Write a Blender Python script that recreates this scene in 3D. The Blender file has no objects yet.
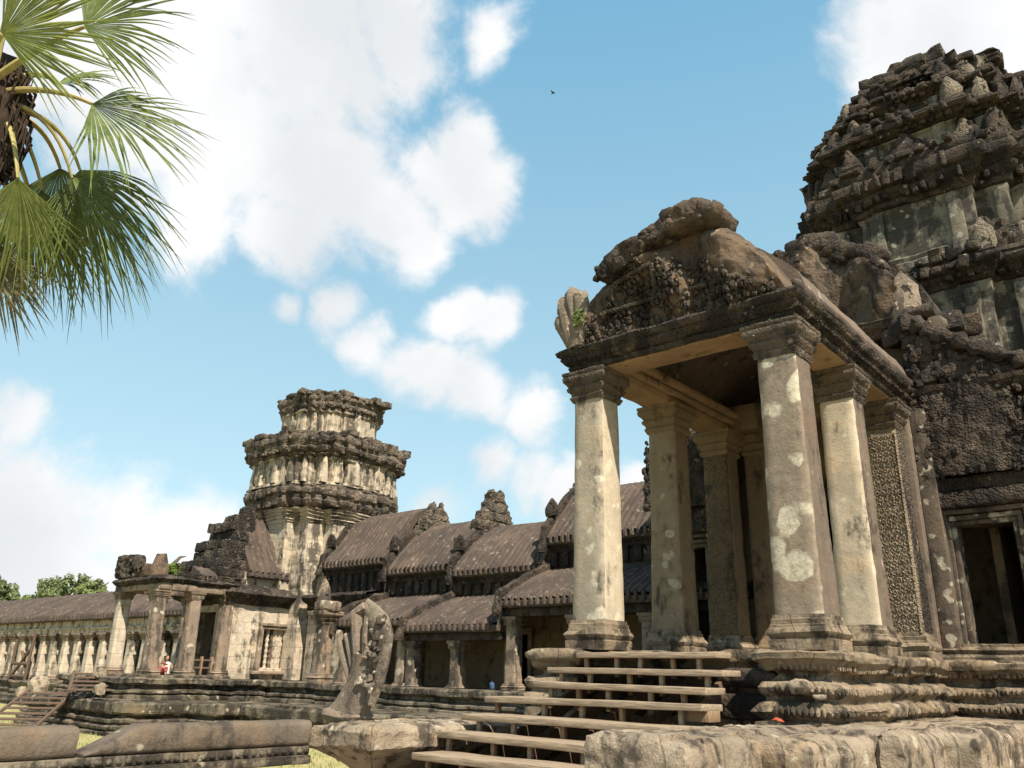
import bpy, math, random
from mathutils import Vector, Matrix, noise
random.seed(11)
R_ = math.radians
S = bpy.context.scene
COL = S.collection

# ------------------------------------------------------------------ camera
FOC = 820.0
PIT, YAW, ROLL = R_(19.5), R_(40.9), R_(1.5)
CAM = Vector((4.484, -11.453, 1.6))
_F0 = Vector((-math.sin(YAW), math.cos(YAW), 0)); _R0 = Vector((math.cos(YAW), math.sin(YAW), 0)); _Z = Vector((0, 0, 1))
FW = _F0*math.cos(PIT) + _Z*math.sin(PIT)
_U0 = -_F0*math.sin(PIT) + _Z*math.cos(PIT)
RT = _R0*math.cos(ROLL) + _U0*math.sin(ROLL)
UP = -_R0*math.sin(ROLL) + _U0*math.cos(ROLL)
cd = bpy.data.cameras.new('camera'); cam = bpy.data.objects.new('camera', cd); COL.objects.link(cam)
cd.sensor_width = 36; cd.lens = FOC/1024*36; cd.clip_end = 3000; cd.clip_start = .1
cam.matrix_world = Matrix(((RT.x, UP.x, -FW.x, CAM.x), (RT.y, UP.y, -FW.y, CAM.y), (RT.z, UP.z, -FW.z, CAM.z), (0, 0, 0, 1)))
S.camera = cam
def ray(px, py): return FW + RT*((px-512)/FOC) + UP*((384-py)/FOC)
def at(px, py, dist): return CAM + ray(px, py).normalized()*dist
def on_y(px, py, Y): v = ray(px, py); return CAM + v*((Y-CAM.y)/v.y)
def on_x(px, py, X): v = ray(px, py); return CAM + v*((X-CAM.x)/v.x)

# ------------------------------------------------------------------ light
PHI, ELE = R_(67), R_(50)
SUN = Vector((math.sin(PHI)*math.cos(ELE), -math.cos(PHI)*math.cos(ELE), math.sin(ELE)))
S.view_settings.view_transform = 'Standard'; S.view_settings.look = 'None'
S.view_settings.exposure = 0.8; S.view_settings.gamma = 1
W = bpy.data.worlds.new('World'); S.world = W; W.use_nodes = True

class NT:
    def __init__(s, tree): s.t = tree; s.n = tree.nodes; s.l = tree.links
    def add(s, typ, **kw):
        n = s.n.new(typ)
        for k, v in kw.items():
            if k == 'ins':
                for i, val in v.items():
                    if hasattr(val, 'is_output'): s.l.new(val, n.inputs[i])
                    else: n.inputs[i].default_value = val
            else: setattr(n, k, v)
        return n
    def math(s, op, a, b=0.0, c=None):
        n = s.add('ShaderNodeMath', operation=op, ins={0: a, 1: b})
        if c is not None: n.inputs[2].default_value = c
        return n.outputs[0]
    def mix(s, f, a, b, mode='MIX'):
        n = s.add('ShaderNodeMix', data_type='RGBA', blend_type=mode)
        for i, v in ((0, f), (6, a), (7, b)):
            if hasattr(v, 'is_output'): s.l.new(v, n.inputs[i])
            else: n.inputs[i].default_value = v
        return n.outputs[2]
    def ramp(s, v, lo, hi, a=0.0, b=1.0, interp='SMOOTHSTEP'):
        n = s.add('ShaderNodeMapRange', interpolation_type=interp, clamp=True, ins={0: v, 1: lo, 2: hi, 3: a, 4: b})
        return n.outputs[0]
    def noise(s, vec, scale, detail=4, rough=.55, dist=0.0):
        return s.add('ShaderNodeTexNoise', ins={'Vector': vec, 'Scale': scale, 'Detail': detail, 'Roughness': rough, 'Distortion': dist}).outputs[0]
    def scaled(s, vec, sc, off=(0, 0, 0)):
        n = s.add('ShaderNodeMapping'); s.l.new(vec, n.inputs[0]); n.inputs['Scale'].default_value = sc; n.inputs['Location'].default_value = off
        return n.outputs[0]

def build_world():
    nt = NT(W.node_tree); nt.n.clear()
    out = nt.add('ShaderNodeOutputWorld'); bg = nt.add('ShaderNodeBackground'); nt.l.new(bg.outputs[0], out.inputs[0])
    bg.inputs[1].default_value = 0.1
    sky = nt.add('ShaderNodeTexSky', sky_type='NISHITA', sun_disc=False, sun_elevation=ELE, sun_rotation=math.atan2(SUN.x, SUN.y), air_density=1.0, dust_density=.7, ozone_density=1.0)
    gen = nt.add('ShaderNodeTexCoord').outputs['Generated']
    # the air of the day: cyan, paler towards the horizon
    sep = nt.add('ShaderNodeSeparateXYZ', ins={0: gen})
    el = nt.ramp(sep.outputs[2], 0.0, .75, 0, 1, 'LINEAR')
    tint = nt.mix(el, (4.2, 5.75, 5.75, 1), (1.15, 3.1, 4.55, 1))
    tint = nt.mix(nt.ramp(sep.outputs[2], .72, 1.0), tint, (.45, 1.35, 2.5, 1))  # unseen sky overhead darkened to weaken the fill light
    skyc = nt.mix(.72, sky.outputs[0], tint)
    blobs = [(60,0,.20,1),(180,40,.20,1),(300,30,.19,1),(390,20,.12,1),(140,130,.15,1),(230,150,.2,1),(310,170,.15,1),(280,235,.085,1),(380,195,.1,.9),(200,215,.1,.9),(425,235,.06,.8),
             (460,155,.08,.8),(485,190,.07,.75),(440,140,.06,.7),(500,45,.065,.78),(525,22,.05,.5),
             (8,400,.05,.75),(-15,430,.05,.7),(30,530,.13,1),(120,545,.13,1),(190,535,.09,.95),(70,580,.16,1),(-40,560,.16,1),(215,560,.07,.85),(150,610,.18,1),
             (285,322,.04,.6),(345,310,.055,.72),(385,335,.055,.75),(430,362,.062,.8),(475,388,.065,.82),(525,415,.062,.82),(462,312,.045,.72),(500,322,.045,.72),
             (485,462,.055,.75),(530,476,.062,.8),(575,495,.07,.78),(635,470,.04,.6),(430,505,.05,.6),
             (900,50,.13,.9),(960,30,.15,1),(1030,20,.17,1),(1080,80,.2,1),(870,70,.07,.7),(760,165,.05,.35)]
    fb = nt.noise(gen, 5.5, 9, .6, .35); fb2 = nt.noise(gen, 15, 8, .62, .4)
    wv = nt.add('ShaderNodeVectorMath', operation='MULTIPLY_ADD', ins={0: nt.add('ShaderNodeTexNoise', ins={'Vector': gen, 'Scale': 6.0, 'Detail': 5.0}).outputs[1], 1: (.11, .11, .11), 2: gen})
    wv = nt.add('ShaderNodeVectorMath', operation='SUBTRACT', ins={0: wv.outputs[0], 1: (.055, .055, .055)}).outputs[0]
    acc = None
    for px, py, r, w in blobs:
        c = ray(px, py).normalized()
        dd = nt.add('ShaderNodeVectorMath', operation='DISTANCE', ins={0: wv, 1: tuple(c)}).outputs['Value']
        m = nt.ramp(dd, 0, r*1.3, w, 0)
        acc = m if acc is None else nt.math('SMOOTH_MAX', acc, m, .12)
    # scattered cumulus over the rest of the sky, outside the part the photograph shows
    fwd = nt.add('ShaderNodeVectorMath', operation='DOT_PRODUCT', ins={0: gen, 1: tuple(FW)}).outputs['Value']
    rest = nt.math('MULTIPLY', nt.ramp(fwd, .80, .55), nt.ramp(nt.noise(gen, 2.2, 3), .47, .62))
    acc = nt.math('MAXIMUM', acc, nt.math('MULTIPLY', rest, .45))
    dens = nt.math('ADD', acc, nt.math('MULTIPLY', nt.math('SUBTRACT', fb, .5), 1.5))
    dens = nt.math('ADD', dens, nt.math('MULTIPLY', nt.math('SUBTRACT', fb2, .5), .75))
    mask = nt.ramp(dens, .24, .74)
    mask = nt.math('MULTIPLY', mask, nt.ramp(acc, .02, .28))
    shade = nt.ramp(nt.noise(gen, 3.1, 5, .5), .35, .68)
    cl = nt.mix(shade, (4.6, 4.8, 4.95, 1), (6.1, 6.1, 6.1, 1))
    nt.l.new(nt.mix(mask, skyc, cl), bg.inputs[0])
build_world()
sd = bpy.data.lights.new('sun', 'SUN'); sd.energy = 5.0; sd.angle = R_(.5); sd.color = (1, .91, .77)
so = bpy.data.objects.new('sun', sd); COL.objects.link(so)
so.rotation_euler = (-SUN).to_track_quat('-Z', 'Y').to_euler()

# ------------------------------------------------------------------ materials
MATS = {}
def new_mat(name):
    m = bpy.data.materials.new(name); m.use_nodes = True; nt = NT(m.node_tree); nt.n.clear()
    out = nt.add('ShaderNodeOutputMaterial'); b = nt.add('ShaderNodeBsdfPrincipled'); nt.l.new(b.outputs[0], out.inputs[0])
    b.inputs['Roughness'].default_value = .9; b.inputs['Specular IOR Level'].default_value = .15
    MATS[name] = m
    return m, nt, b
def stone(name, a, b_, dark=(.03, .027, .024), dark_at=.5, dscale=1.0, pale=None, pale_at=.62, pscale=2.0, bump=.5, carve=0, cscale=9, joints=None, streak=1.0, soft=.1):
    dark_at -= .035
    """sandstone: two tones, black lichen in vertical runs and blotches, pale lichen rounds, grain, optional carving and block joints"""
    m, nt, b = new_mat(name)
    pos = nt.add('ShaderNodeNewGeometry').outputs['Position']
    big = nt.noise(pos, .9, 5, .6)
    c = nt.mix(nt.ramp(big, .36, .64), a+(1,), b_+(1,))
    mid = nt.noise(pos, 6.5, 5, .65)
    c = nt.mix(nt.ramp(nt.noise(pos, 1.7, 5, .65, .4), .5, .68, 0, .5), c, (min(1, a[0]*1.05), a[1]*.86, a[2]*.66, 1))
    c = nt.mix(nt.ramp(mid, .3, .75, 0, .55), c, tuple(min(1, x*.55) for x in a)+(1,))
    st = nt.noise(nt.scaled(pos, (1.9*dscale, 1.9*dscale, .55*dscale/streak)), 1.0, 6, .68, .3)
    blot = nt.noise(pos, 2.6*dscale, 7, .7)
    dk = nt.math('ADD', nt.math('MULTIPLY', st, .6), nt.math('MULTIPLY', blot, .4))
    dm = nt.ramp(dk, dark_at, dark_at+soft)
    c = nt.mix(nt.math('MULTIPLY', dm, .93), c, dark+(1,))
    if pale:
        pv = nt.noise(pos, pscale, 4, .5, .2)
        vo = nt.add('ShaderNodeTexVoronoi', ins={'Vector': nt.add('ShaderNodeVectorMath', operation='MULTIPLY_ADD', ins={0: nt.add('ShaderNodeTexNoise', ins={'Vector': pos, 'Scale': pscale*2.2, 'Detail': 3.0}).outputs[1], 1: (.35/pscale,)*3, 2: pos}).outputs[0], 'Scale': pscale*1.7, 'Randomness': 1.0}); vo.feature = 'SMOOTH_F1'
        pm = nt.math('SUBTRACT', nt.math('ADD', pv, .42), vo.outputs['Distance'])
        pm = nt.ramp(pm, pale_at+(.0 if name == 'stone_patched' else .11), pale_at+(.1 if name == 'stone_patched' else .22))
        c = nt.mix(nt.math('MULTIPLY', pm, nt.ramp(nt.noise(pos, 11, 5, .7), .3, .62, .35, .92)), c, pale+(1,))
    fine = nt.noise(pos, 60, 4, .7)
    c = nt.mix(nt.ramp(fine, .3, .7, .32, 0), c, tuple(x*.35 for x in a)+(1,))
    h = nt.math('ADD', nt.math('MULTIPLY', mid, .55), nt.math('MULTIPLY', fine, .22))
    h = nt.math('ADD', h, nt.math('MULTIPLY', nt.noise(pos, 19, 5, .7), .35))
    if joints:
        bw, bh = joints
        sp = nt.add('ShaderNodeSeparateXYZ', ins={0: pos})
        cb = nt.add('ShaderNodeCombineXYZ', ins={0: nt.math('ADD', sp.outputs[0], sp.outputs[1]), 1: sp.outputs[2]})
        wob = nt.add('ShaderNodeVectorMath', operation='MULTIPLY_ADD', ins={0: nt.add('ShaderNodeTexNoise', ins={'Vector': pos, 'Scale': 1.3}).outputs[1], 1: (.09, .09, .09), 2: cb.outputs[0]})
        br = nt.add('ShaderNodeTexBrick', ins={'Vector': wob.outputs[0], 'Scale': 1.0, 'Mortar Size': .012, 'Mortar Smooth': .3, 'Brick Width': bw, 'Row Height': bh, 'Color1': (1, 1, 1, 1), 'Color2': (.74, .74, .74, 1), 'Mortar': (.25, .23, .2, 1)})
        c = nt.mix(.45, c, br.outputs[0], 'MULTIPLY')
        h = nt.math('SUBTRACT', h, nt.math('MULTIPLY', br.outputs['Fac'], .5))
    if carve:
        v1 = nt.add('ShaderNodeTexVoronoi', ins={'Vector': pos, 'Scale': cscale}); v1.feature = 'SMOOTH_F1'
        v2 = nt.add('ShaderNodeTexVoronoi', ins={'Vector': pos, 'Scale': cscale*2.3}); v2.feature = 'F1'
        hv = nt.math('ADD', nt.math('MULTIPLY', v1.outputs['Distance'], -1.0), nt.math('MULTIPLY', v2.outputs['Distance'], -.7))
        h = nt.math('ADD', h, nt.math('MULTIPLY', hv, carve))
    bp = nt.add('ShaderNodeBump', ins={'Height': h, 'Strength': min(1, bump), 'Distance': .09})
    nt.l.new(bp.outputs[0], b.inputs['Normal']); nt.l.new(c, b.inputs['Base Color'])
    return m
stone('stone_capital', (.2, .155, .112), (.13, .104, .08), dark=(.045, .038, .032), dark_at=.53, pale=(.42, .36, .28), pale_at=.66, bump=1, carve=.6, cscale=11)
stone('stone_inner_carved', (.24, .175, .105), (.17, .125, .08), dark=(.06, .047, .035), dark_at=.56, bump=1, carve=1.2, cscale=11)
PALE = (.52, .47, .36)
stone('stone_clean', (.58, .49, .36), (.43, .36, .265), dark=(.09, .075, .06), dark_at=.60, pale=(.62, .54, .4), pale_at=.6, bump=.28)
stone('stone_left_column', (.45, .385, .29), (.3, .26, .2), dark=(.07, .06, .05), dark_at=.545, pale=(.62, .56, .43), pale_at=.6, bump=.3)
stone('stone_shaded_column', (.34, .265, .175), (.25, .195, .13), dark=(.06, .048, .036), dark_at=.56, pale=(.5, .42, .3), pale_at=.62, bump=.4)  # porch shade worked into a darker, browner column colour
stone('stone_patched', (.24, .19, .14), (.31, .25, .185), dark=(.075, .064, .052), dark_at=.55, pale=(.62, .56, .42), pale_at=.52, pscale=1.5, bump=.35)
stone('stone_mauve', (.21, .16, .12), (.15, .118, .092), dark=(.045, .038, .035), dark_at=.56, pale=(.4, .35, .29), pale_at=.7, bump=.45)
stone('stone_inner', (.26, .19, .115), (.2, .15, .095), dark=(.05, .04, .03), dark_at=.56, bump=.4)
stone('stone_ochre', (.4, .275, .165), (.26, .18, .11), dark=(.08, .055, .035), dark_at=.58, bump=.4)
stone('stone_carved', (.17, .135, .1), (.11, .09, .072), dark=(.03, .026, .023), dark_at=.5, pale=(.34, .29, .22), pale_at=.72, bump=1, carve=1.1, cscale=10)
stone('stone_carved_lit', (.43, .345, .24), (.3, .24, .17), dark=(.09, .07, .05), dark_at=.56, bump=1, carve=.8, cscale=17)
stone('stone_nave', (.17, .125, .087), (.11, .083, .062), dark=(.033, .028, .025), dark_at=.5, pale=(.36, .28, .19), pale_at=.66, bump=1, carve=.35, cscale=6)
stone('stone_pediment', (.185, .13, .088), (.12, .09, .066), dark=(.036, .031, .027), dark_at=.52, pale=(.36, .28, .18), pale_at=.68, bump=.8, carve=.25, cscale=7)
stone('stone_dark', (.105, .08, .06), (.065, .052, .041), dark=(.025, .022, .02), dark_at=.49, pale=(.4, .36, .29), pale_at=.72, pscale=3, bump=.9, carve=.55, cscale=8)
stone('stone_cornice', (.15, .117, .088), (.095, .078, .063), dark=(.028, .025, .022), dark_at=.465, pale=(.36, .33, .28), pale_at=.7, pscale=4, bump=1, carve=.9, cscale=9)
stone('stone_tower_cornice', (.23, .185, .14), (.15, .122, .095), dark=(.036, .031, .027), dark_at=.5, pale=(.42, .37, .29), pale_at=.66, pscale=4, bump=1, carve=.8, cscale=9, streak=.8)
stone('stone_tower_wall', (.3, .265, .2), (.19, .17, .13), dark=(.04, .036, .031), dark_at=.475, pale=(.45, .42, .33), pale_at=.66, bump=.5, joints=(1.1, .42), streak=1.8)
stone('stone_plaster', (.66, .555, .42), (.5, .42, .325), dark=(.06, .05, .04), dark_at=.515, pale=(.66, .6, .48), pale_at=.6, bump=.4, joints=(.9, .4), streak=2.2)
stone('stone_tower_plaster', (.6, .5, .37), (.42, .35, .265), dark=(.055, .046, .037), dark_at=.485, pale=(.62, .56, .45), pale_at=.64, bump=.6, streak=2.4, dscale=1.2)
stone('stone_far', (.36, .275, .2), (.24, .185, .14), dark=(.05, .043, .036), dark_at=.51, pale=(.55, .49, .37), pale_at=.64, bump=.6, streak=1.8)
stone('stone_platform', (.4, .31, .21), (.25, .195, .14), dark=(.035, .03, .025), dark_at=.51, pale=(.55, .48, .36), pale_at=.66, pscale=2.4, bump=1, carve=.15, cscale=6, streak=.6, dscale=1.2, joints=(.8, 6))
stone('stone_terrace', (.5, .4, .29), (.33, .265, .19), dark=(.055, .045, .036), dark_at=.515, pale=(.6, .53, .4), pale_at=.62, bump=1, carve=.12, cscale=5, streak=.5, dscale=1.3, joints=(.95, 6))
stone('stone_base_far', (.27, .225, .16), (.17, .143, .108), dark=(.03, .026, .022), dark_at=.485, pale=(.5, .44, .33), pale_at=.68, bump=.9, carve=.2, cscale=5, joints=(1.2, .3), streak=.7)
stone('stone_rail', (.2, .158, .118), (.135, .11, .087), dark=(.05, .042, .035), dark_at=.54, pale=(.46, .4, .31), pale_at=.68, bump=.6)
stone('stone_naga', (.33, .27, .2), (.22, .18, .14), dark=(.06, .05, .042), dark_at=.53, pale=(.56, .5, .4), pale_at=.62, pscale=5, bump=.9, carve=.2, cscale=9)
stone('stone_antefix', (.36, .3, .225), (.2, .165, .125), dark=(.05, .043, .035), dark_at=.53, bump=1, carve=1.2, cscale=13)
stone('stone_naga_plain', (.3, .235, .175), (.2, .16, .125), dark=(.07, .057, .047), dark_at=.54, pale=(.52, .45, .36), pale_at=.62, pscale=5, bump=.8)
stone('stone_lintel', (.12, .092, .07), (.075, .06, .048), dark=(.028, .024, .021), dark_at=.5, pale=(.34, .29, .22), pale_at=.7, bump=1, carve=1.0, cscale=10)
stone('stone_dark_patched', (.165, .13, .098), (.115, .092, .072), dark=(.04, .034, .029), dark_at=.52, pale=(.5, .45, .35), pale_at=.55, pscale=3, bump=.5)
def roof_mat(name, a, b_, along):
    m, nt, b = new_mat(name)
    pos = nt.add('ShaderNodeNewGeometry').outputs['Position']
    c = nt.mix(nt.ramp(nt.noise(pos, .8, 5, .6), .35, .65), a+(1,), b_+(1,))
    sc = (5, .7, .7) if along == 'x' else (.7, 5, .7)
    c = nt.mix(nt.ramp(nt.noise(nt.scaled(pos, sc), 1, 5, .7), .45, .62, 0, .85), c, (.055, .045, .04, 1))
    c = nt.mix(nt.ramp(nt.noise(pos, 5, 6, .75), .55, .66, 0, .6), c, (.3, .25, .2, 1))
    c = nt.mix(nt.ramp(nt.noise(pos, 45, 4, .7), .3, .7, .3, 0), c, (.04, .033, .03, 1))
    h = nt.math('ADD', nt.noise(pos, 8, 6, .7), nt.math('MULTIPLY', nt.noise(pos, 40, 4, .7), .3))
    bp = nt.add('ShaderNodeBump', ins={'Height': h, 'Strength': .6, 'Distance': .06}); nt.l.new(bp.outputs[0], b.inputs['Normal'])
    nt.l.new(c, b.inputs['Base Color'])
roof_mat('stone_roof', (.118, .085, .064), (.072, .054, .043), 'x')
roof_mat('stone_roof_turned', (.118, .085, .064), (.072, .054, .043), 'y')
def simple(name, a, b_, scale=4, rough=.8, vec=(1, 1, 1), bump=.2, trans=None):
    m, nt, b = new_mat(name)
    pos = nt.add('ShaderNodeNewGeometry').outputs['Position']
    n = nt.noise(nt.scaled(pos, vec), scale, 6, .65)
    c = nt.mix(nt.ramp(n, .32, .68), a+(1,), b_+(1,)); b.inputs['Roughness'].default_value = rough
    bp = nt.add('ShaderNodeBump', ins={'Height': n, 'Strength': bump, 'Distance': .03}); nt.l.new(bp.outputs[0], b.inputs['Normal'])
    nt.l.new(c, b.inputs['Base Color'])
    if trans:
        t = nt.add('ShaderNodeBsdfTranslucent'); nt.l.new(c, t.inputs[0])
        ms = nt.add('ShaderNodeMixShader', ins={0: trans}); nt.l.new(b.outputs[0], ms.inputs[1]); nt.l.new(t.outputs[0], ms.inputs[2])
        nt.l.new(ms.outputs[0], [x for x in nt.n if x.type == 'OUTPUT_MATERIAL'][0].inputs[0])
    return m
simple('wood_tread', (.37, .285, .195), (.2, .15, .105), 3, .75, (1.2, 14, 14), .5)
simple('wood_post', (.3, .2, .12), (.19, .125, .075), 4, .8, (12, 12, 1.5), .5)
simple('wood_dark', (.15, .1, .07), (.09, .062, .045), 4, .8, (10, 10, 2), .4)
simple('frond_green', (.17, .21, .065), (.085, .12, .038), 5, .33, (1, 1, 1), .1, .2)
simple('frond_young', (.28, .31, .09), (.17, .21, .06), 5, .35, (1, 1, 1), .1, .28)
simple('frond_dry', (.22, .19, .11), (.11, .105, .06), 5, .75, (1, 1, 1), .1, .15)
simple('petiole_tan', (.42, .33, .14), (.3, .27, .09), 5, .5)
simple('palm_fibre', (.025, .018, .013), (.055, .038, .026), 14, .95, (1, 1, .3), .8)
simple('palm_bark', (.12, .1, .08), (.07, .058, .05), 5, .95, (1, 1, 4), .8)
simple('bark', (.12, .095, .07), (.07, .056, .042), 6, .95, (1, 1, .4), .6)
simple('leaf_light', (.24, .28, .11), (.16, .2, .075), 3, .6, (1, 1, 1), .05, .35)
simple('leaf_mid', (.21, .25, .11), (.14, .18, .08), 3, .6, (1, 1, 1), .05, .35)
simple('leaf_yellow', (.17, .21, .045), (.1, .14, .03), 3, .6, (1, 1, 1), .05, .35)
simple('grass_ground', (.36, .31, .15), (.27, .255, .1), .9, .95, (1, 1, 1), .5)
simple('grass_blade', (.25, .26, .085), (.36, .32, .15), 3, .7, (1, 1, 1), .05, .3)
simple('paving', (.36, .3, .22), (.26, .215, .16), 2, .9, (1, 1, 1), .4)
simple('cloth_red', (.3, .075, .06), (.2, .05, .045), 6, .85)
simple('cloth_white', (.72, .68, .62), (.6, .56, .5), 6, .85)
simple('skin', (.36, .21, .135), (.31, .175, .11), 8, .55)
simple('hair', (.02, .015, .012), (.03, .022, .018), 20, .5)
simple('bag_blue', (.07, .12, .22), (.05, .09, .17), 6, .6)
simple('litter_red', (.4, .09, .05), (.26, .05, .03), 9, .6)
simple('bird_dark', (.03, .03, .032), (.05, .048, .045), 9, .7)
simple('sign_white', (.7, .68, .62), (.6, .58, .52), 9, .6)
simple('scratch', (.44, .36, .27), (.38, .31, .24), 9, .9)

# ------------------------------------------------------------------ mesh kit
def ero(p, amp, f=1.0):
    v = noise.noise_vector(p*(1.1*f))*.55 + noise.noise_vector(p*(3.9*f)+Vector((7, 3, 1)))*.32 + noise.noise_vector(p*(11*f))*.16
    return v*amp
ORG = {}
class MB:
    def __init__(s): s.v = []; s.f = []; s.mi = []
    def add(s, vs, fs, mi=0):
        o = len(s.v); s.v.extend(Vector(x) for x in vs)
        for f in fs: s.f.append([i+o for i in f]); s.mi.append(mi)
    def grid(s, rows, closed_u=False, closed_v=False, mi=0):
        """rows: list of equal-length point lists"""
        nr, nc = len(rows), len(rows[0]); fs = []
        for i in range(nr if closed_v else nr-1):
            for j in range(nc if closed_u else nc-1):
                a = i*nc+j; b = i*nc+(j+1) % nc; i2 = (i+1) % nr
                fs.append([a, b, i2*nc+(j+1) % nc, i2*nc+j])
        s.add([p for r in rows for p in r], fs, mi)
    def rbox(s, c, h, r=.03, seg=.3, rot=None, mi=0):
        c = Vector(c); r = min(r, min(h)*.95)
        ax = []
        for k in range(3):
            n = max(1, int(2*(h[k]-r)/seg+.5))
            inner = [-(h[k]-r)+2*(h[k]-r)*i/n for i in range(n+1)]
            ax.append([-h[k]]+inner+[h[k]])
        idx = {}; vs = []; fs = []
        def vid(i, j, k):
            if (i, j, k) not in idx:
                p = Vector((ax[0][i], ax[1][j], ax[2][k]))
                q = Vector([max(-(h[m]-r), min(h[m]-r, p[m])) for m in range(3)])
                dd = p-q
                if dd.length > 1e-9: p = q+dd.normalized()*r
                if rot is not None: p = rot @ p
                idx[(i, j, k)] = len(vs); vs.append(c+p)
            return idx[(i, j, k)]
        L = [len(a)-1 for a in ax]
        for (a, b, d) in ((0, 1, 2), (1, 2, 0), (2, 0, 1)):
            for e in (0, L[d]):
                for i in range(L[a]):
                    for j in range(L[b]):
                        q = []
                        for (di, dj) in ((0, 0), (1, 0), (1, 1), (0, 1)):
                            t = [0, 0, 0]; t[a] = i+di; t[b] = j+dj; t[d] = e; q.append(vid(*t))
                        fs.append(q if e else q[::-1])
        s.add(vs, fs, mi)
    def box2(s, x0, x1, y0, y1, z0, z1, r=.03, seg=.3, mi=0):
        s.rbox(((x0+x1)/2, (y0+y1)/2, (z0+z1)/2), (abs(x1-x0)/2, abs(y1-y0)/2, abs(z1-z0)/2), r, seg, None, mi)
    def tube(s, pts, rad, n=10, flat=1.0, fdir=None, cap=True, mi=0):
        pts = [Vector(p) for p in pts]; rows = []; up = Vector((.13, .27, 1)).normalized()
        for i, p in enumerate(pts):
            t = (pts[min(i+1, len(pts)-1)]-pts[max(i-1, 0)]).normalized()
            if fdir is not None: b = Vector(fdir)-t*t.dot(Vector(fdir))
            else: b = up-t*t.dot(up); up = b.normalized() if b.length > 1e-6 else up
            if b.length < 1e-6: b = t.orthogonal()
            b.normalize(); a = t.cross(b)
            r = rad[i] if isinstance(rad, (list, tuple)) else rad
            rows.append([p+a*(math.cos(2*math.pi*k/n)*r)+b*(math.sin(2*math.pi*k/n)*r*flat) for k in range(n)])
        s.grid(rows, closed_u=True, mi=mi)
        if cap:
            s.add(rows[0], [list(range(n))[::-1]], mi); s.add(rows[-1], [list(range(n))], mi)
    def ell(s, c, r, n=8, m=6, rot=None, mi=0):
        c = Vector(c); rows = []
        for i in range(m+1):
            th = math.pi*i/m
            row = []
            for k in range(n):
                p = Vector((r[0]*math.sin(th)*math.cos(2*math.pi*k/n), r[1]*math.sin(th)*math.sin(2*math.pi*k/n), -r[2]*math.cos(th)))
                row.append(c+(rot @ p if rot is not None else p))
            rows.append(row)
        s.grid(rows, closed_u=True, mi=mi)
    def sweep(s, plan, prof, closed=True, step=.3, pstep=.12, cap_top=True, cap_bot=False, mi=0, blk=None):
        n = len(plan); P = [Vector((p[0], p[1])) for p in plan]; M = []
        def nrm(a, b): d_ = (b-a).normalized(); return Vector((d_.y, -d_.x))
        for i in range(n):
            if closed or 0 < i < n-1: n1 = nrm(P[i-1], P[i]); n2 = nrm(P[i], P[(i+1) % n]); M.append((n1+n2)/(1+n1.dot(n2)+1e-6))
            elif i == 0: M.append(nrm(P[0], P[1]))
            else: M.append(nrm(P[-2], P[-1]))
        ring = []
        for i in range(n if closed else n-1):
            a, b = P[i], P[(i+1) % n]; k = max(1, int((b-a).length/step+.5))
            for j in range(k): t = j/k; ring.append((a.lerp(b, t), M[i].lerp(M[(i+1) % n], t)))
        if not closed: ring.append((P[-1], M[-1]))
        pr = []
        for (o0, z0), (o1, z1) in zip(prof, prof[1:]):
            k = max(1, int(math.hypot(o1-o0, z1-z0)/pstep+.5))
            for j in range(k): t = j/k; pr.append((o0+(o1-o0)*t, z0+(z1-z0)*t))
        pr.append(prof[-1])
        rows = [[Vector((q.x+m_.x*o, q.y+m_.y*o, z)) for q, m_ in ring] for o, z in pr]
        s.grid(rows, closed_u=closed, mi=mi)
        if closed and cap_top: s.add(rows[-1], [list(range(len(ring)))], mi)
        if closed and cap_bot: s.add(rows[0], [list(range(len(ring)))[::-1]], mi)
    def spindle(s, base, lv, ang=0, n=8, mi=0):
        """upright leaf or bulb: lv = [(z, half width, half depth)]"""
        c, si = math.cos(ang), math.sin(ang); rows = []
        for z, a, b in lv:
            row = []
            for k in range(n):
                x = a*math.cos(2*math.pi*k/n); y = b*math.sin(2*math.pi*k/n)
                row.append(Vector((base[0]+x*c-y*si, base[1]+x*si+y*c, base[2]+z)))
            rows.append(row)
        s.grid(rows, closed_u=True, mi=mi); s.add(rows[-1], [list(range(n))], mi)
    def leaf(s, base, w, h, d, ang, mi=0):
        h *= random.uniform(.8, 1.1)
        s.spindle(base, [(0, w*.42, d*.5), (h*.18, w*.5, d*.5), (h*.42, w*.5, d*.48), (h*.66, w*.4, d*.4), (h*.86, w*.22, d*.3), (h, w*.06, d*.12)], ang, 10, mi)
        c, si = math.cos(ang), math.sin(ang)
        for k in range(16):
            t = random.uniform(.1, .9); hw = w*.46*(1-t**2.5); x = random.uniform(-hw, hw); y = random.choice((-1, 1))*d*.42*(1-.5*t)
            mb_r = random.uniform(.05, .1)*w; s.ell((base[0]+x*c-y*si, base[1]+x*si+y*c, base[2]+h*t), (mb_r*1.2, mb_r*1.2, mb_r*1.5), 5, 4, None, mi)
    def build(s, name, mat, parent=None, org=None, erode=0.0, freq=1.0, block=0.0, bsize=(.95, .95, .42), ang=35, label=None, fine=None):
        o = ORG[parent.name] if parent is not None else Vector(org if org is not None else (0, 0, 0))
        vs = []
        for p in s.v:
            q = p
            if erode: q = q+ero(p, erode, freq)
            if block:
                cv = noise.cell_vector(Vector((p.x/bsize[0]+.37, p.y/bsize[1]+.21, p.z/bsize[2]+.11)))
                q = q+(cv-Vector((.5, .5, .5)))*block
            vs.append(q-o)
        me = bpy.data.meshes.new(name); me.from_pydata(vs, [], s.f)
        mats = mat if isinstance(mat, (list, tuple)) else [mat]
        for k in mats: me.materials.append(MATS[k])
        if len(mats) > 1: me.polygons.foreach_set('material_index', s.mi)
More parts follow.
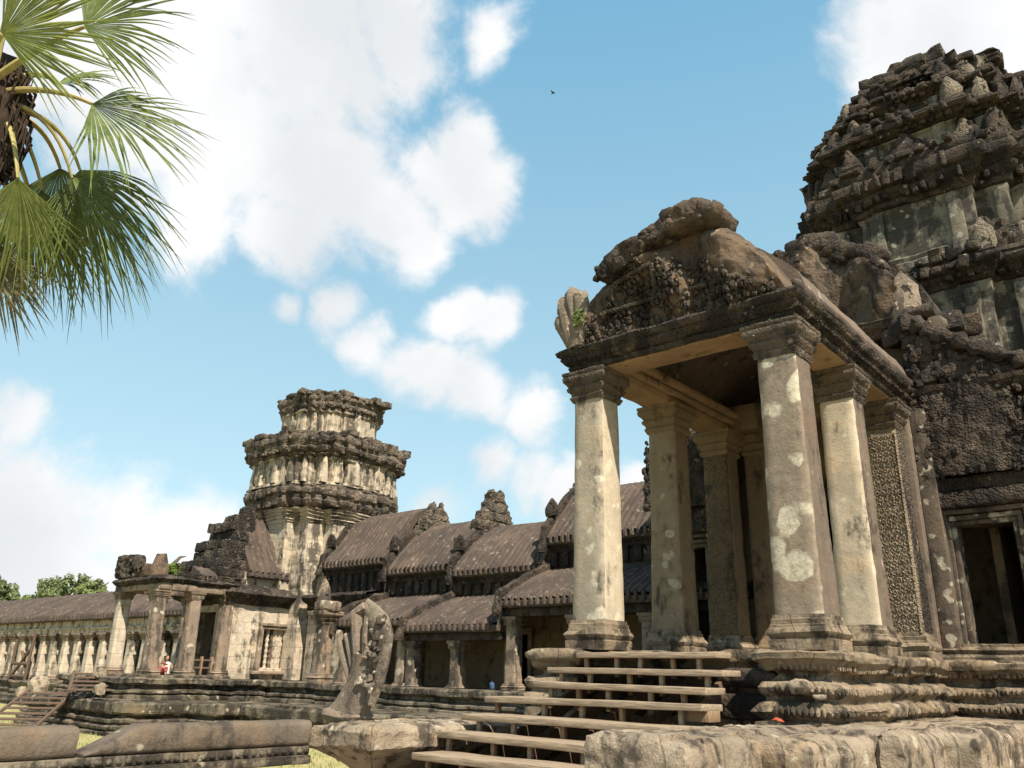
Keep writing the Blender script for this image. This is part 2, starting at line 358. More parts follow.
        me.polygons.foreach_set('use_smooth', [True]*len(me.polygons))
        me.update()
        try: me.set_sharp_from_angle(angle=R_(ang))
        except Exception: pass
        ob = bpy.data.objects.new(name, me); COL.objects.link(ob)
        if parent is not None: ob.parent = parent
        else: ob.location = o
        ORG[ob.name] = o
        if label: ob['label'] = label
        return ob
def tag(o, label, cat, group=None, kind=None):
    o['label'] = label
    if cat: o['category'] = cat
    if group: o['group'] = group
    if kind: o['kind'] = kind
    return o
def thing(name, label, cat, loc, group=None):
    o = bpy.data.objects.new(name, None); COL.objects.link(o); o.location = loc; o.empty_display_size = .3
    ORG[o.name] = Vector(loc)
    return tag(o, label, cat, group)
def structure(o): o['kind'] = 'structure'; return o
def sq(cx, cy, h, h2=None):
    h2 = h if h2 is None else h2
    return [(cx-h, cy-h2), (cx+h, cy-h2), (cx+h, cy+h2), (cx-h, cy+h2)]
def rect(x0, x1, y0, y1): return [(x0, y0), (x1, y0), (x1, y1), (x0, y1)]
def redent(cx, cy, q):
    """q: corner points of the lower right quadrant from (w0,-d0) to the diagonal"""
    quad = list(q)+[(-b, -a) for a, b in reversed(q[:-1])]
    pts = []
    for k in range(4):
        for x, y in quad:
            for _ in range(k): x, y = -y, x
            pts.append((cx+x, cy+y))
    return pts

# ------------------------------------------------------------------ ground
def ground():
    mb = MB(); rows = []
    xs = [-900, -400, -200, -120]+[-80+2*i for i in range(56)]+[40, 80, 200, 400, 900]
    ys = [-600, -200, -80]+[-30+2*i for i in range(40)]+[60, 100, 200, 400, 900]
    for y in ys:
        rows.append([Vector((x, y, -.42+.1*noise.noise(Vector((x*.15, y*.15, 0))))) for x in xs])
    mb.grid(rows); structure(mb.build('lawn', 'grass_ground'))
    mb = MB(); mb.box2(-5.75, 10, -40, -.6, -1.2, -.02, .04, 3.0); mb.box2(-.15, 10, -.59, 2.75, -1.2, -.024, .04, 1.0); structure(mb.build('causeway', 'paving', erode=.02))
    # tufts of grass seen past the broken balustrade
    mb = MB(); rnd = random.Random(3)
    for i in range(9000):
        t = rnd.random()
        if t < .6: x, y = rnd.uniform(-33, -12), rnd.uniform(-9, 1.2)
        else: x, y = rnd.uniform(-18, -6), rnd.uniform(-8, 3)
        h = rnd.uniform(.04, .13); a = rnd.uniform(0, 6.28); w = .012+h*.09
        z = -.42+.1*noise.noise(Vector((x*.15, y*.15, 0)))
        dx, dy = math.cos(a)*w, math.sin(a)*w; lx, ly = rnd.uniform(-.05, .05), rnd.uniform(-.05, .05)
        mb.add([(x-dx, y-dy, z-.02), (x+dx, y+dy, z-.02), (x+lx, y+ly, z+h)], [[0, 1, 2]])
    g = mb.build('grass', 'grass_blade'); g['kind'] = 'stuff'; g['label'] = 'short dry grass growing on the lawn'
ground()

# ------------------------------------------------------------------ square column with moulded base and capital
def column(parent, x, y, z0, z1, wb, wt, mats, right=None, cap_h=.5, base_h=.45, capout=.145, lean=(0, 0), er=.02, name='column', cap_mat='stone_capital', base_mat='stone_platform', seg=.14, caps=True):
    """shaft with its base and capital as sub-parts; right = material slot of the faces turned to +x"""
    mb = MB(); zs = z0+base_h; n = max(4, int((z1-zs)/.16)); rows = []
    ch = .045; k = 6
    for i in range(n+1):
        t = i/n; w = (wt+(wb-wt)*((1-t)**1.6))/2
        cx, cy = x+lean[0]*t, y+lean[1]*t; row = []
        for (sx, sy) in ((-1, -1), (1, -1), (1, 1), (-1, 1)):
            ex, ey = {(-1, -1): (1, 0), (1, -1): (0, 1), (1, 1): (-1, 0), (-1, 1): (0, -1)}[(sx, sy)]
            for j in range(k): 
                u = j/(k-1)*2*(w-ch)
                row.append(Vector((cx+sx*(w-(ch if ex else 0))+ex*u, cy+sy*(w-(ch if ey else 0))+ey*u, zs+(z1-zs)*t)))
        rows.append(row)
    mb.grid(rows, closed_u=True)
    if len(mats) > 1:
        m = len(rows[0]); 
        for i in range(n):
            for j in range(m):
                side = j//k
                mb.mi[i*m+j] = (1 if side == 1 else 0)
    sh = mb.build(name, mats, parent, erode=er, freq=2.6, ang=50)
    if caps:
        w = wb/2; b = MB()
        b.sweep(sq(x, y, w), [(u*wb/.68, z0+base_h*v) for u, v in ((.065, 0), (.07, .3), (.045, .33), (.07, .4), (.095, .5), (.07, .6), (.045, .64), (.045, .7), (.03, .73), (.035, .86), (.015, .89), (.01, 1))], step=seg, pstep=.06)
        b.build('column_base', base_mat, sh, erode=er*1.6, freq=2, ang=50)
        w = wt/2; c = MB(); xx, yy = x+lean[0], y+lean[1]; h = cap_h; o = capout
        c.sweep(sq(xx, yy, w), [(.01, z1-.04), (.03, z1), (.05, z1+h*.1), (.02, z1+h*.16), (.03, z1+h*.24), (o*.5, z1+h*.32), (o*.6, z1+h*.42), (o*.42, z1+h*.48), (o*.6, z1+h*.56), (o*.92, z1+h*.66), (o, z1+h*.8), (o*.9, z1+h*.86), (o*1.02, z1+h*.9), (o*1.02, z1+h)], step=seg, pstep=.06)
        c.build('capital', cap_mat, sh, erode=er*1.3, freq=3, ang=50)
    return sh

# ------------------------------------------------------------------ entrance platform, terrace flanks
def bumps_row(mb, a, b, z, pitch, r):
    a, b = Vector(a), Vector(b); n = max(1, int((b-a).length/pitch))
    for i in range(n):
        p = a.lerp(b, (i+.5)/n); mb.ell((p.x, p.y, z), r, 6, 4)
PLAT = [(.27, 1.0), (.27, 1.12), (.2, 1.14), (.24, 1.19), (.3, 1.25), (.24, 1.33), (.17, 1.36), (.17, 1.4), (.23, 1.45), (.25, 1.51), (.2, 1.58), (.06, 1.61), (.02, 1.66), (.04, 1.7), (.14, 1.74), (.2, 1.82), (.26, 1.86), (.27, 1.93), (.22, 1.975), (.1, 1.985), (0, 1.985)]
pl = thing('entrance_platform', 'moulded stone platform carrying the tall open porch beside the wooden steps', 'platform', (-1.7, 2, 0))
mb = MB(); mb.sweep([(-4.1, -.5), (-3.55, -.5), (-3.55, -.1), (-.2, -.1), (-.2, -.52), (.42, -.52), (.42, 4.6), (5, 4.6), (5, 12), (-8, 12), (-8, 4.6), (-4.1, 4.6)], PLAT, step=.1, pstep=.04)
for (z, off, r) in ((1.25, .3, .04), (1.5, .245, .036), (1.77, .17, .035)):
    for a_, b_ in (((-.2+0, -.52-off), (.42+off, -.52-off)), ((.42+off, -.52-off), (.42+off, 4.6-off)), ((.42+off, 4.6-off), (5, 4.6-off))):
        bumps_row(mb, (a_[0], a_[1], 0), (b_[0], b_[1], 0), z, .075, (r*.75, r*.75, r*1.3))
mb.build('moulding', 'stone_platform', pl, erode=.035, freq=3.2, block=.05, bsize=(.8, .8, .33), ang=45)
mb = MB()
for i, (x0, x1, z0, z1) in enumerate([(-3.5, -2.4, 1.5, 1.75), (-2.35, -1.2, 1.45, 1.72), (-1.15, -.25, 1.5, 1.74), (-3.5, -1.9, 1.1, 1.42), (-1.8, -.3, 1.12, 1.43)]):
    mb.rbox(((x0+x1)/2, -.36, (z0+z1)/2), ((x1-x0)/2, .2, (z1-z0)/2), .08, .15)
mb.build('old_step', 'stone_dark', pl, erode=.06, freq=2)  # shade of the gaps under the treads put into a darker stone
mb = MB(); mb.box2(-.02, .3, -.87, -.68, 1.44, 1.64, .09, .08); mb.box2(.3, .46, -.86, -.72, 1.4, 1.46, .03, .08)
mb.build('loose_block', 'stone_terrace', pl, erode=.06, freq=3)
# right flank of the steps: stepped in plan, rounded slab over an undercut
FL = thing('stair_flank', 'broad pale stone slab flanking the right side of the wooden steps', 'stone flank', (1, -1, 0))
mb = MB()
fl = [(-.2, -4.9), (.75, -4.9), (.75, -3.35), (1.25, -3.35), (1.25, -1.8), (1.58, -1.8), (1.58, -.3), (1.95, -.3), (1.95, 2.6), (5.2, 2.6), (5.2, 11), (-.2, 11)]
mb.sweep(fl, [(-.14, -.05), (-.14, .42), (-.06, .52), (.02, .58), (.05, .66), (.05, .97), (.02, 1.05), (-.05, 1.095), (-.3, 1.11)], step=.06, pstep=.035)
mb.build('slab', 'stone_terrace', FL, erode=.055, freq=3, block=.075, bsize=(.85, .85, 4), ang=42)
mb = MB()
for (x, y, w) in ((-.05, -4.86, .32), (.66, -4.1, .4), (1.2, -2.6, .38), (1.55, -1.0, .4), (1.0, -3.3, .2)):
    mb.rbox((x, y, .35), (.14, w, .3), .07, .12)
mb.build('lower_stone', 'stone_platform', FL, erode=.07, freq=2)
# left flank: lotus-like block for the naga
PD = thing('naga_pedestal', 'overhanging pale stone block left of the steps carrying the naga statue', 'pedestal', (-4.5, -2, 0))
mb = MB()
mb.sweep([(-5.05, -4.2), (-3.9, -4.2), (-3.9, -1.0), (-3.9, 1.2), (-5.05, 1.2)], [(-.5, -.7), (-.5, .2), (-.42, .32), (-.2, .5), (-.03, .62), (.05, .68), (.06, .86), (.02, .915), (-.05, .935), (-.25, .945)], step=.06, pstep=.035)
mb.build('slab', 'stone_terrace', PD, erode=.05, freq=3, block=.05, bsize=(1.1, 1.1, 4), ang=42)
mb = MB(); mb.box2(-4.62, -4.2, -3.85, 1.0, -.7, .25, .05, .3); mb.build('lower_stone', 'stone_platform', PD, erode=.05)

# ------------------------------------------------------------------ naga statue
def naga():
    o = (-5.02, -3.5, .9)
    n = thing('naga_statue', 'eroded many-headed stone naga statue with finger-like broken hoods', 'statue', o)
    def P(px, py, dy=0): q = on_y(px, py, -3.5); q.y += dy; return q
    mb = MB()
    mb.tube([P(346, 722), P(352, 708), P(359, 692), P(364, 676), P(366, 655)], [.36, .32, .28, .25, .22], 14, .62, (0, 1, 0))
    mb.ell(P(345, 716)+Vector((0, .05, 0)), (.48, .3, .14), 14, 8)
    mb.build('body', 'stone_naga_plain', n, erode=.06, freq=3)
    for pts, rr in (([(357, 692), (348, 668), (341.5, 648), (339.5, 631)], [.07, .065, .06, .045]),
                    ([(360, 692), (354, 665), (349.5, 645), (347.5, 634)], [.07, .065, .06, .05]),
                    ([(363, 690), (359.5, 660), (357.5, 632), (358.5, 613), (366, 606)], [.075, .08, .085, .1, .07]),
                    ([(367, 690), (366, 660), (367, 635), (369, 617)], [.06, .065, .07, .07])):
        mb = MB(); mb.tube([P(*p) for p in pts], rr, 9, 1.15, (0, 1, 0)); mb.build('head', 'stone_naga_plain', n, erode=.03, freq=4)
    mb = MB()
    mb.tube([P(369, 702), P(376, 682), P(381, 660), P(382.5, 640), P(380, 622), P(374, 611), P(365, 606)], [.13, .15, .17, .18, .17, .13, .1], 14, .6, (0, 1, 0))
    for k in range(46):
        t = random.random(); px = 373+9*t+random.uniform(-4, 7); py = 692-76*t
        q = P(px, py, -.13+random.uniform(-.04, .04)); r = random.uniform(.025, .06); mb.ell(q, (r, r*.7, r), 6, 4)
    mb.build('hood', 'stone_naga', n, erode=.09, freq=3.2, label='thick rough carved hood on the right side')
naga()

# ------------------------------------------------------------------ naga balustrade beside the causeway
def balustrade():
    g = 'lengths of the naga balustrade'
    X = -5.15
    def rail(y0, y1, slope0, label, taper=0):
        r = thing('balustrade', label, 'balustrade', (X, (y0+y1)/2, 0), g)
        n = int((y1-y0)/.1); mb = MB(); rows = []
        for i in range(n+1):
            y = y0+(y1-y0)*i/n; row = []
            for k in range(20):
                a = 2*math.pi*k/20; dx = .2*math.copysign(abs(math.cos(a))**.45, math.cos(a)); dz = .155*math.copysign(abs(math.sin(a))**.5, math.sin(a))
                yy = y
                if taper and i < 6: dz = dz*min(1, (i+.4)/6)-.14*(1-min(1, (i+.4)/6))
                row.append(Vector((X+dx, yy, (.82+dz))))
            rows.append(row)
        mb.grid(rows, closed_u=True)
        mb.add(rows[0], [list(range(20))[::-1]]); mb.add(rows[-1], [list(range(20))])
        mb.build('rail', 'stone_rail', r, erode=.018, freq=3, ang=60)
        return r
    a = rail(-13.8, -7.3, 0, 'intact brown length of naga balustrade nearest the left edge, ending at a break')
    b = rail(-7.2, -4.35, 0, 'broken length of naga balustrade with a pale diagonal fracture, ending at the pedestal', 1)
    for r, y0, y1 in ((a, -13.8, -7.0), (b, -7.0, -4.35)):
        mb = MB(); mb.box2(X-.2, X+.2, y0+.004, y1, .56, .67, .02, .15)
        mb.box2(X-.25, X+.25, y0, y1, .46, .565, .02, .15)
        bumps_row(mb, (X+.2, y0, 0), (X+.2, y1, 0), .615, .11, (.03, .045, .035))
        mb.build('band', 'stone_base_far', r, erode=.012, freq=2, ang=50)
        mb = MB()
        if r is a: mb.box2(X-.2, X+.2, y0, y1-.2, .22, .465, .03, .2)
        else: mb.box2(X-.2, X+.22, y0-.1, y0+1.4, .2, .465, .03, .15)
        mb.build('lower_band', 'stone_terrace', r, erode=.02)
        for y in ([-13, -11, -9.2, -7.6] if r is a else [-5.65]):
            mb = MB(); mb.box2(X-.17, X+.17, y-.2, y+.2, -.05, .47, .04, .12); mb.build('post', 'stone_terrace', r, erode=.03, freq=2)
balustrade()

# ------------------------------------------------------------------ wooden steps
def steps():
    w = thing('wooden_staircase', 'weathered open wooden staircase climbing to the porch platform', 'staircase', (-2, -2, 0))
    T = [(-.75, -3.3, -.98, 1.91), (-1.18, -3.52, -.68, 1.68), (-1.6, -3.46, -.7, 1.47), (-2.1, -3.93, -.5, 1.27), (-2.6, -3.9, -.55, 1.04), (-3.1, -3.85, -.6, .82), (-3.6, -3.78, -.6, .61), (-4.1, -3.8, -.6, .40)]
    for i, (y, x0, x1, z) in enumerate(T):
        mb = MB(); mb.rbox(((x0+x1)/2, y+.21, z), ((x1-x0)/2, .27, .04), .012, .35, Matrix.Rotation(.006*(i % 3-1), 3, 'Y'))
        mb.build('tread', 'wood_tread', w, erode=.018, freq=1.2)
        zl = T[i+1][3] if i+1 < len(T) else 0
        n = 5
        for k in range(n):
            x = x0+.12+(x1-x0-.3)*(k+.12*((i*7+k*3) % 5)/2)/(n-.6)
            if i < 7:
                mb = MB(); mb.rbox((x, y+.06, z-.17), (.03, .035, .14), .006, .3, Matrix.Rotation(.06*((i+k) % 3-1), 3, 'Y')); mb.build('post', 'wood_tread' if (i+k) % 3 else 'wood_post', w)
    for x in (-3.25, -2.7, -2.15, -1.6, -1.08):
        mb = MB(); a, b = Vector((x, -.35, 1.55)), Vector((x, -4.05, .0)); m = (a+b)/2; L = (a-b).length/2
        ang = math.atan2(a.z-b.z, a.y-b.y); mb.rbox(m, (.04, L, .11), .01, .6, Matrix.Rotation(ang, 3, 'X')); mb.build('stringer', 'wood_dark', w)
    mb = MB(); mb.box2(-.85, -.5, -2.0, -1.7, 1.12, 1.25, .01); mb.build('side_box', 'wood_post', w)
steps()

# ------------------------------------------------------------------ tall porch
PW, PD1, PD2, ZB, ZT = 3.44, 2.48, 4.71, 2.0, 6.2
AX = -PW/2
PO = thing('entrance_porch', 'tall open stone porch with square columns and a ruined carved pediment', 'porch', (AX, 2.4, ZB))
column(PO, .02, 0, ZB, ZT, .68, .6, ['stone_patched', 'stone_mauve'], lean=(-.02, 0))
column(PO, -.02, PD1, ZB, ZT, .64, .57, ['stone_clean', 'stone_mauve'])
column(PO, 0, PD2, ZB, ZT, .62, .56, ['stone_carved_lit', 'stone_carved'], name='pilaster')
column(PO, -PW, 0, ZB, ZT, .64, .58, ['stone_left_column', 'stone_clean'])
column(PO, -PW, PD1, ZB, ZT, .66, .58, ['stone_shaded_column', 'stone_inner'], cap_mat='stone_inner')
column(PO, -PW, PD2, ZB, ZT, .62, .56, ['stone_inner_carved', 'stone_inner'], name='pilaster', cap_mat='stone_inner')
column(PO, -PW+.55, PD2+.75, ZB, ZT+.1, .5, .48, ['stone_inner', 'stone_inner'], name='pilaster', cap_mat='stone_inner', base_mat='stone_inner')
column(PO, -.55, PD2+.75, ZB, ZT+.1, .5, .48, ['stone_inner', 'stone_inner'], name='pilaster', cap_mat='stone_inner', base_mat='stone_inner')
c5 = [o for o in PO.children if o.name.startswith('pilaster')][0]
mb = MB(); rnd = random.Random(31)
z = 2.52
while z < 6.02:
    for i in range(5):
        x = -.2+.1*i+(.02 if int(z*10) % 2 else -.02); r = rnd.uniform(.032, .046); y = -PD2*0+PD2-.29-.006*(6.0-z)
        mb.tube([(x+r*math.cos(a)*(1-a/9), y-.004, z+r*1.15*math.sin(a)*(1-a/9)) for a in [k*.7 for k in range(9)]], [.009, .011, .012, .012, .012, .011, .01, .009, .008], 5)
        mb.ell((x+rnd.uniform(-.02, .02), y-.004, z+.055), (.013, .013, .018), 5, 4)
    z += .105
for x in (-.265, .265): mb.tube([(x, PD2-.295-.02*(k == 0), 2.45+.36*k) for k in range(11)], .022, 6)
mb.build('carved_panel', 'stone_carved_lit', c5, erode=.012, freq=5)
ZC = ZT+.5
mb = MB(); mb.box2(-PW-.3, .3, -.27, .3, ZC, ZC+.3, .02, .25); mb.build('front_beam', 'stone_ochre', PO, erode=.02, freq=2)
for x in (0, -PW):
    mb = MB(); mb.box2(x-.29, x+.29, .31, 6.2, ZC, ZC+.3, .02, .25)
    mb.build('side_beam', 'stone_ochre', PO, erode=.02, freq=2)
    s = 1 if x < -1 else -1; mb = MB()
    mb.box2(x+s*.3, x+s*.42, .32, 6.1, ZC+.12, ZC+.24, .03, .3); mb.box2(x+s*.3, x+s*.52, .32, 6.1, ZC+.26, ZC+.4, .04, .3)
    mb.build('inner_cornice', 'stone_ochre', PO, erode=.015)
mb = MB(); mb.box2(-PW+.3, -.3, PD2-.1, PD2+.35, ZC, ZC+.55, .02, .3); mb.build('back_beam', 'stone_inner', PO, erode=.02)
# cornice: mouldings swept round three sides
mb = MB()
CP = [(.3, ZC+.02), (.34, ZC+.04), (.36, ZC+.1), (.32, ZC+.13), (.4, ZC+.17), (.46, ZC+.24), (.44, ZC+.28), (.5, ZC+.31), (.53, ZC+.38), (.47, ZC+.44), (.38, ZC+.5), (.2, ZC+.54), (.1, ZC+.54)]
mb.sweep([(-PW, 6.2), (-PW, 0), (0, 0), (0, 6.2)], CP, closed=False, step=.08, pstep=.035)
bumps_row(mb, (-PW-.4, -.42, 0), (.4, -.42, 0), ZC+.21, .1, (.04, .04, .05)); bumps_row(mb, (.42, -.4, 0), (.42, 6.1, 0), ZC+.21, .1, (.04, .04, .05))
bumps_row(mb, (-PW-.48, -.5, 0), (.48, -.5, 0), ZC+.385, .075, (.03, .035, .035)); bumps_row(mb, (.5, -.5, 0), (.5, 6.1, 0), ZC+.385, .075, (.035, .03, .035))
mb.build('cornice', 'stone_cornice', PO, erode=.03, freq=2.5, ang=50)
# vault: outer and inner skins
def vault(parent, half, zs, rise, y0, y1, mat, thick=.3, ribs=0, name='roof', cx=AX, er=.05, step=.12):
    mb = MB(); pf = []
    for i in range(15):
        t = i/14; a = t*math.pi/2
        pf.append((half*math.cos(a)**1.05 if t < 1 else 0, zs+rise*(.25*t+.75*math.sin(a))))
    full = [(cx+x, z) for x, z in pf]+[(cx-x, z) for x, z in reversed(pf[:-1])]
    inn = [(cx+x*.86, z-thick*(.2+.8*i/14)) for i, (x, z) in enumerate(pf)]; inn = inn+[(2*cx-x, z) for x, z in reversed(inn[:-1])]
    n = max(2, int((y1-y0)/step))
    rows = []
    for i in range(n+1):
        y = y0+(y1-y0)*i/n; k = ribs*abs(math.sin(math.pi*y/.26))**.7 if ribs else 0
        rows.append([Vector((x+(x-cx)/half*k, y, z+k*.5)) for x, z in full])
    mb.grid(rows)
    rin = [[Vector((x, y0+(y1-y0)*i/6, z)) for x, z in inn] for i in range(7)]
    mb.grid([r[::-1] for r in rin])
    for rr, ri, fl_ in ((rows[0], rin[0], 0), (rows[-1], rin[-1], 1)): mb.grid([rr, ri] if fl_ else [ri, rr])
    return mb.build(name, mat, parent, erode=er, freq=1.5, ang=50)
vault(PO, PW/2+.42, ZC+.45, 1.7, .25, 6.6, 'stone_mauve', .35, 0, 'roof', er=.06)
mb = MB(); mb.box2(.34, .47, -.3, 6.5, ZC+.5, ZC+.66, .05, .12);
mb.build('eave_band', 'stone_roof_turned', PO, erode=.04, freq=3)

def pediment():
    out = [(-3.5, 7.12), (-3.44, 7.5), (-3.34, 7.88), (-3.14, 8.2), (-2.84, 8.4), (-2.4, 8.5), (-2.0, 8.66), (-1.6, 8.78), (-1.2, 8.79), (-.85, 8.68), (-.55, 8.48), (-.25, 8.18), (.02, 7.82), (.2, 7.45), (.3, 7.12)]
    def top(x):
        for (a, za), (b, zb) in zip(out, out[1:]):
            if a <= x <= b: return za+(zb-za)*(x-a)/(b-a)
        return 7.12
    def dep(x, z):
        z += .42
        d = .12+.16*noise.fractal(Vector((x*1.3, z*1.3, 3)), 1, 2, 4)
        d += .26*math.exp(-(((x+2.05)/.3)**2+((z-8.8)/.25)**2))+.2*math.exp(-(((x+1.65)/.2)**2+((z-8.6)/.4)**2))+.16*math.exp(-(((x+1.5)/.22)**2+((z-8.15)/.22)**2))
        d += .3*math.exp(-(((x+.55)/.42)**2+((z-8.35)/.6)**2))-.22*math.exp(-(((x+1.15)/.16)**2+((z-8.4)/.5)**2))
        d += .16*math.exp(-(((x+3.2)/.14)**2+((z-8.0)/.4)**2))+.1*math.exp(-(((x+2.9)/.1)**2+((z-8.3)/.35)**2))+.1*math.exp(-(((x+.1)/.2)**2+((z-7.75)/.2)**2))
        return d
    nu, nv = 110, 60; rows = []; z0 = 7.12
    for j in range(nv+1):
        row = []
        for i in range(nu+1):
            x = -3.5+3.8*i/nu; z = z0+(top(x)-z0)*j/nv
            d = dep(x, z)
            e = min(1, j/nv); d *= 1-.5*max(0, (e-.85)/.15)
            row.append(Vector((x, -.24-d, z)))
        rows.append(row)
    mb = MB(); mb.grid(rows)
    back = [Vector((p.x, .55, p.z)) for p in rows[-1]]; mb.grid([rows[-1], back])
    mb.grid([back, [Vector((p.x, .55, z0)) for p in rows[0]]])
    t = mb.build('tympanum', 'stone_pediment', PO, erode=.05, freq=2.2, ang=60)
    # worshippers and dancers carved in rows
    mb = MB(); rnd = random.Random(5)
    for r, (z, xa, xb, h) in enumerate([(7.13, -3.42, .1, .23), (7.31, -3.4, -.1, .24), (7.5, -3.1, -.5, .23), (7.68, -2.85, -.75, .22), (7.84, -2.75, -.9, .2), (8.0, -2.7, -1.1, .19), (8.14, -2.6, -1.7, .18), (8.26, -2.5, -2.0, .16)]):
        x = xa
        while x < xb:
            s = h*rnd.uniform(.75, 1.2); zz = z+rnd.uniform(-.03, .03); y = -.24-dep(x, zz+s*.4)-rnd.random()*.05; a = rnd.uniform(-.5, .5)
            if rnd.random() < .93:
                rm = Matrix.Rotation(a*.7, 3, 'Y')
                mb.ell((x, y, zz+s*.38), (s*.2, s*.3, s*.36), 6, 5, rm); mb.ell((x+a*.09, y-.04, zz+s*.84), (s*.14, s*.2, s*.17), 6, 5)
                mb.ell((x+s*.2, y-.03, zz+s*.2), (s*.1, s*.2, s*.24), 5, 4, Matrix.Rotation(a, 3, 'Y')); mb.ell((x-s*.22, y-.02, zz+s*.5), (s*.24, s*.12, s*.07), 5, 4, Matrix.Rotation(a*2, 3, 'Y'))
            x += h*rnd.uniform(.42, .62)
    # framed panel worn out of the carving
    for (xa, za, xb, zb) in ((-2.75, 8.15, -1.85, 8.2), (-1.85, 7.8, -1.85, 8.2), (-2.75, 7.8, -2.75, 8.15), (-3.0, 7.63, -1.0, 7.65)):
        mb.tube([(xa, -.34-dep(xa, za), za), ((xa+xb)/2, -.34-dep((xa+xb)/2, (za+zb)/2), (za+zb)/2), (xb, -.34-dep(xb, zb), zb)], .04, 6)
    mb.build('figures', 'stone_carved', t, erode=.02, freq=6)
    # broken frame: heavy rolls along the upper left of the arch
    for blocks, mt in (([(-2.78, 8.8, .2, .17, .75), (-2.52, 8.94, .25, .19, .5), (-2.2, 9.09, .25, .19, .45), (-1.92, 9.21, .2, .18, .4)], 'stone_dark'), ([(-1.68, 9.27, .22, .2, .3), (-1.4, 9.34, .27, .23, .1), (-1.08, 9.36, .28, .24, -.12), (-.78, 9.24, .24, .16, -.5)], 'stone_nave')):
        mb = MB()
        for (x, z, w, h, a) in blocks: mb.rbox((x, -.3, z-.47), (w, .42, h), .12, .08, Matrix.Rotation(-a, 3, 'Y'))
        for k in range(12):
            x, z, w, h, a = random.choice(blocks); mb.ell((x+random.uniform(-.2, .2), -.66, z-.47+random.uniform(-.16, .1)), (random.uniform(.05, .1), .09, random.uniform(.05, .09)), 7, 5)
        mb.build('frame_block', mt, PO, erode=.15, freq=2.8, ang=60)
    # corner antefix in the shape of rearing naga heads
    mb = MB(); ax_ = -3.5
    mb.spindle((ax_, -.28, ZC+.42), [(0, .2, .2), (.25, .23, .2), (.55, .26, .17), (.8, .24, .12), (.92, .12, .08)], R_(15), 12)
    for dx, dz, r in ((-.34, .55, .13), (-.28, .86, .16), (-.1, .98, .17), (.1, .9, .16), (.18, .66, .15)):
        mb.tube([(ax_+dx*.35, -.42, ZC+.44), (ax_+dx*.7, -.47, ZC+.44+dz*.5), (ax_+dx, -.46, ZC+.44+dz*.9), (ax_+dx*1.08, -.5, ZC+.44+dz*1.08), (ax_+dx*1.1, -.52, ZC+.44+dz*1.2)], [r*.6, r*.75, r, r*.85, r*.3], 10)
    mb.build('corner_antefix', 'stone_naga', PO, erode=.12, freq=3.4, label='pale rearing naga antefix on the left corner of the cornice')
pediment()
# scratched letters on the near column, weed on the pediment
def strokes(segs, org, sx, sz, y):
    mb = MB()
    for (a, b, c, d_) in segs:
        p, q = Vector((org[0]+a*sx, y, org[1]+b*sz)), Vector((org[0]+c*sx, y, org[1]+d_*sz))
        mb.tube([p, q], .0045, 5)
    return mb
L = {'A': [(0, 0, .35, 1), (.35, 1, .7, 0), (.15, .4, .55, .4)], 'N': [(0, 0, 0, 1), (0, 1, .6, 0), (.6, 0, .6, 1)], 'T': [(.3, 0, .3, 1), (0, 1, .6, 1)], 'E': [(0, 0, 0, 1), (0, 1, .5, 1), (0, .5, .4, .5), (0, 0, .5, 0)], 'L': [(0, 0, 0, 1), (0, 0, .5, 0)]}
sg = []
for k, ch in enumerate('NTEL'): sg += [(a+k*.85, b, c+k*.85, d_) for a, b, c, d_ in L[ch]]
strokes(sg, (-.05, 3.86), .065, .1, -.315).build('scratched_letters', 'scratch', PO)
mb = MB(); rnd = random.Random(9)
c0 = Vector((-3.38, -.6, 7.62))
for i in range(150):
    p = c0+Vector((rnd.uniform(-.09, .09), rnd.uniform(-.05, .05), rnd.uniform(-.14, .14))); a = Vector((rnd.uniform(-1, 1), rnd.uniform(-1, 1), rnd.uniform(-.3, 1))).normalized()*.07; b = a.orthogonal().normalized()*.025
    mb.add([p-b, p+a*.5-b, p+a, p+b], [[0, 1, 2, 3]])
tag(mb.build('weed', 'leaf_light', org=c0), 'small green weed sprouting from the left side of the carved pediment', 'weed')

# ------------------------------------------------------------------ gate hall behind the porch
GH = thing('gate_hall', 'blackened stone gate hall with dark doorways and stacked vaulted roofs', 'gate hall', (AX, 9, 2.06))
def wall_door(x0, x1, y, z0, z1, dx0, dx1, dz0, dz1, th=.5):
    mb = MB()
    mb.box2(x0, dx0, y, y+th, z0, z1, .03, .35); mb.box2(dx1, x1, y, y+th, z0, z1, .03, .35)
    mb.box2(dx0+.002, dx1-.002, y+.004, y+th-.004, dz1, z1-.003, .02, .35); mb.box2(dx0+.002, dx1-.002, y+.003, y+th-.003, z0, dz0, .02, .3)
    return mb
def door_frame(dx0, dx1, dz0, dz1, y, parent):
    f = MB()
    for k, (o, d) in enumerate([(.0, .06), (.09, .12), (.2, .18)]):
        w = .085
        f.box2(dx0-o-w, dx0-o, y-d, y+.3, dz0-.02, dz1+o, .012, .25); f.box2(dx1+o, dx1+o+w, y-d, y+.3, dz0-.02, dz1+o, .012, .25)
        f.box2(dx0-o-w, dx1+o+w, y-d-.003, y+.3, dz1+o+.002, dz1+o+w, .012, .25)
    f.box2(dx0-.35, dx1+.35, y-.3, y+.3, dz0-.18, dz0-.02, .05, .2)
    return f.build('door_frame', 'stone_dark_patched' if parent is GH else 'stone_far', parent, erode=.018, freq=2)
wall_door(.34, 5.0, 5.6, 2.0, 6.95, .82, 1.75, 2.3, 4.42).build('wall', 'stone_dark', GH, erode=.03)
wall_door(-5.3, -3.8, 5.6, 2.0, 8.0, -5.1, -4.35, 2.3, 4.42).build('wall', 'stone_dark', GH, erode=.03)
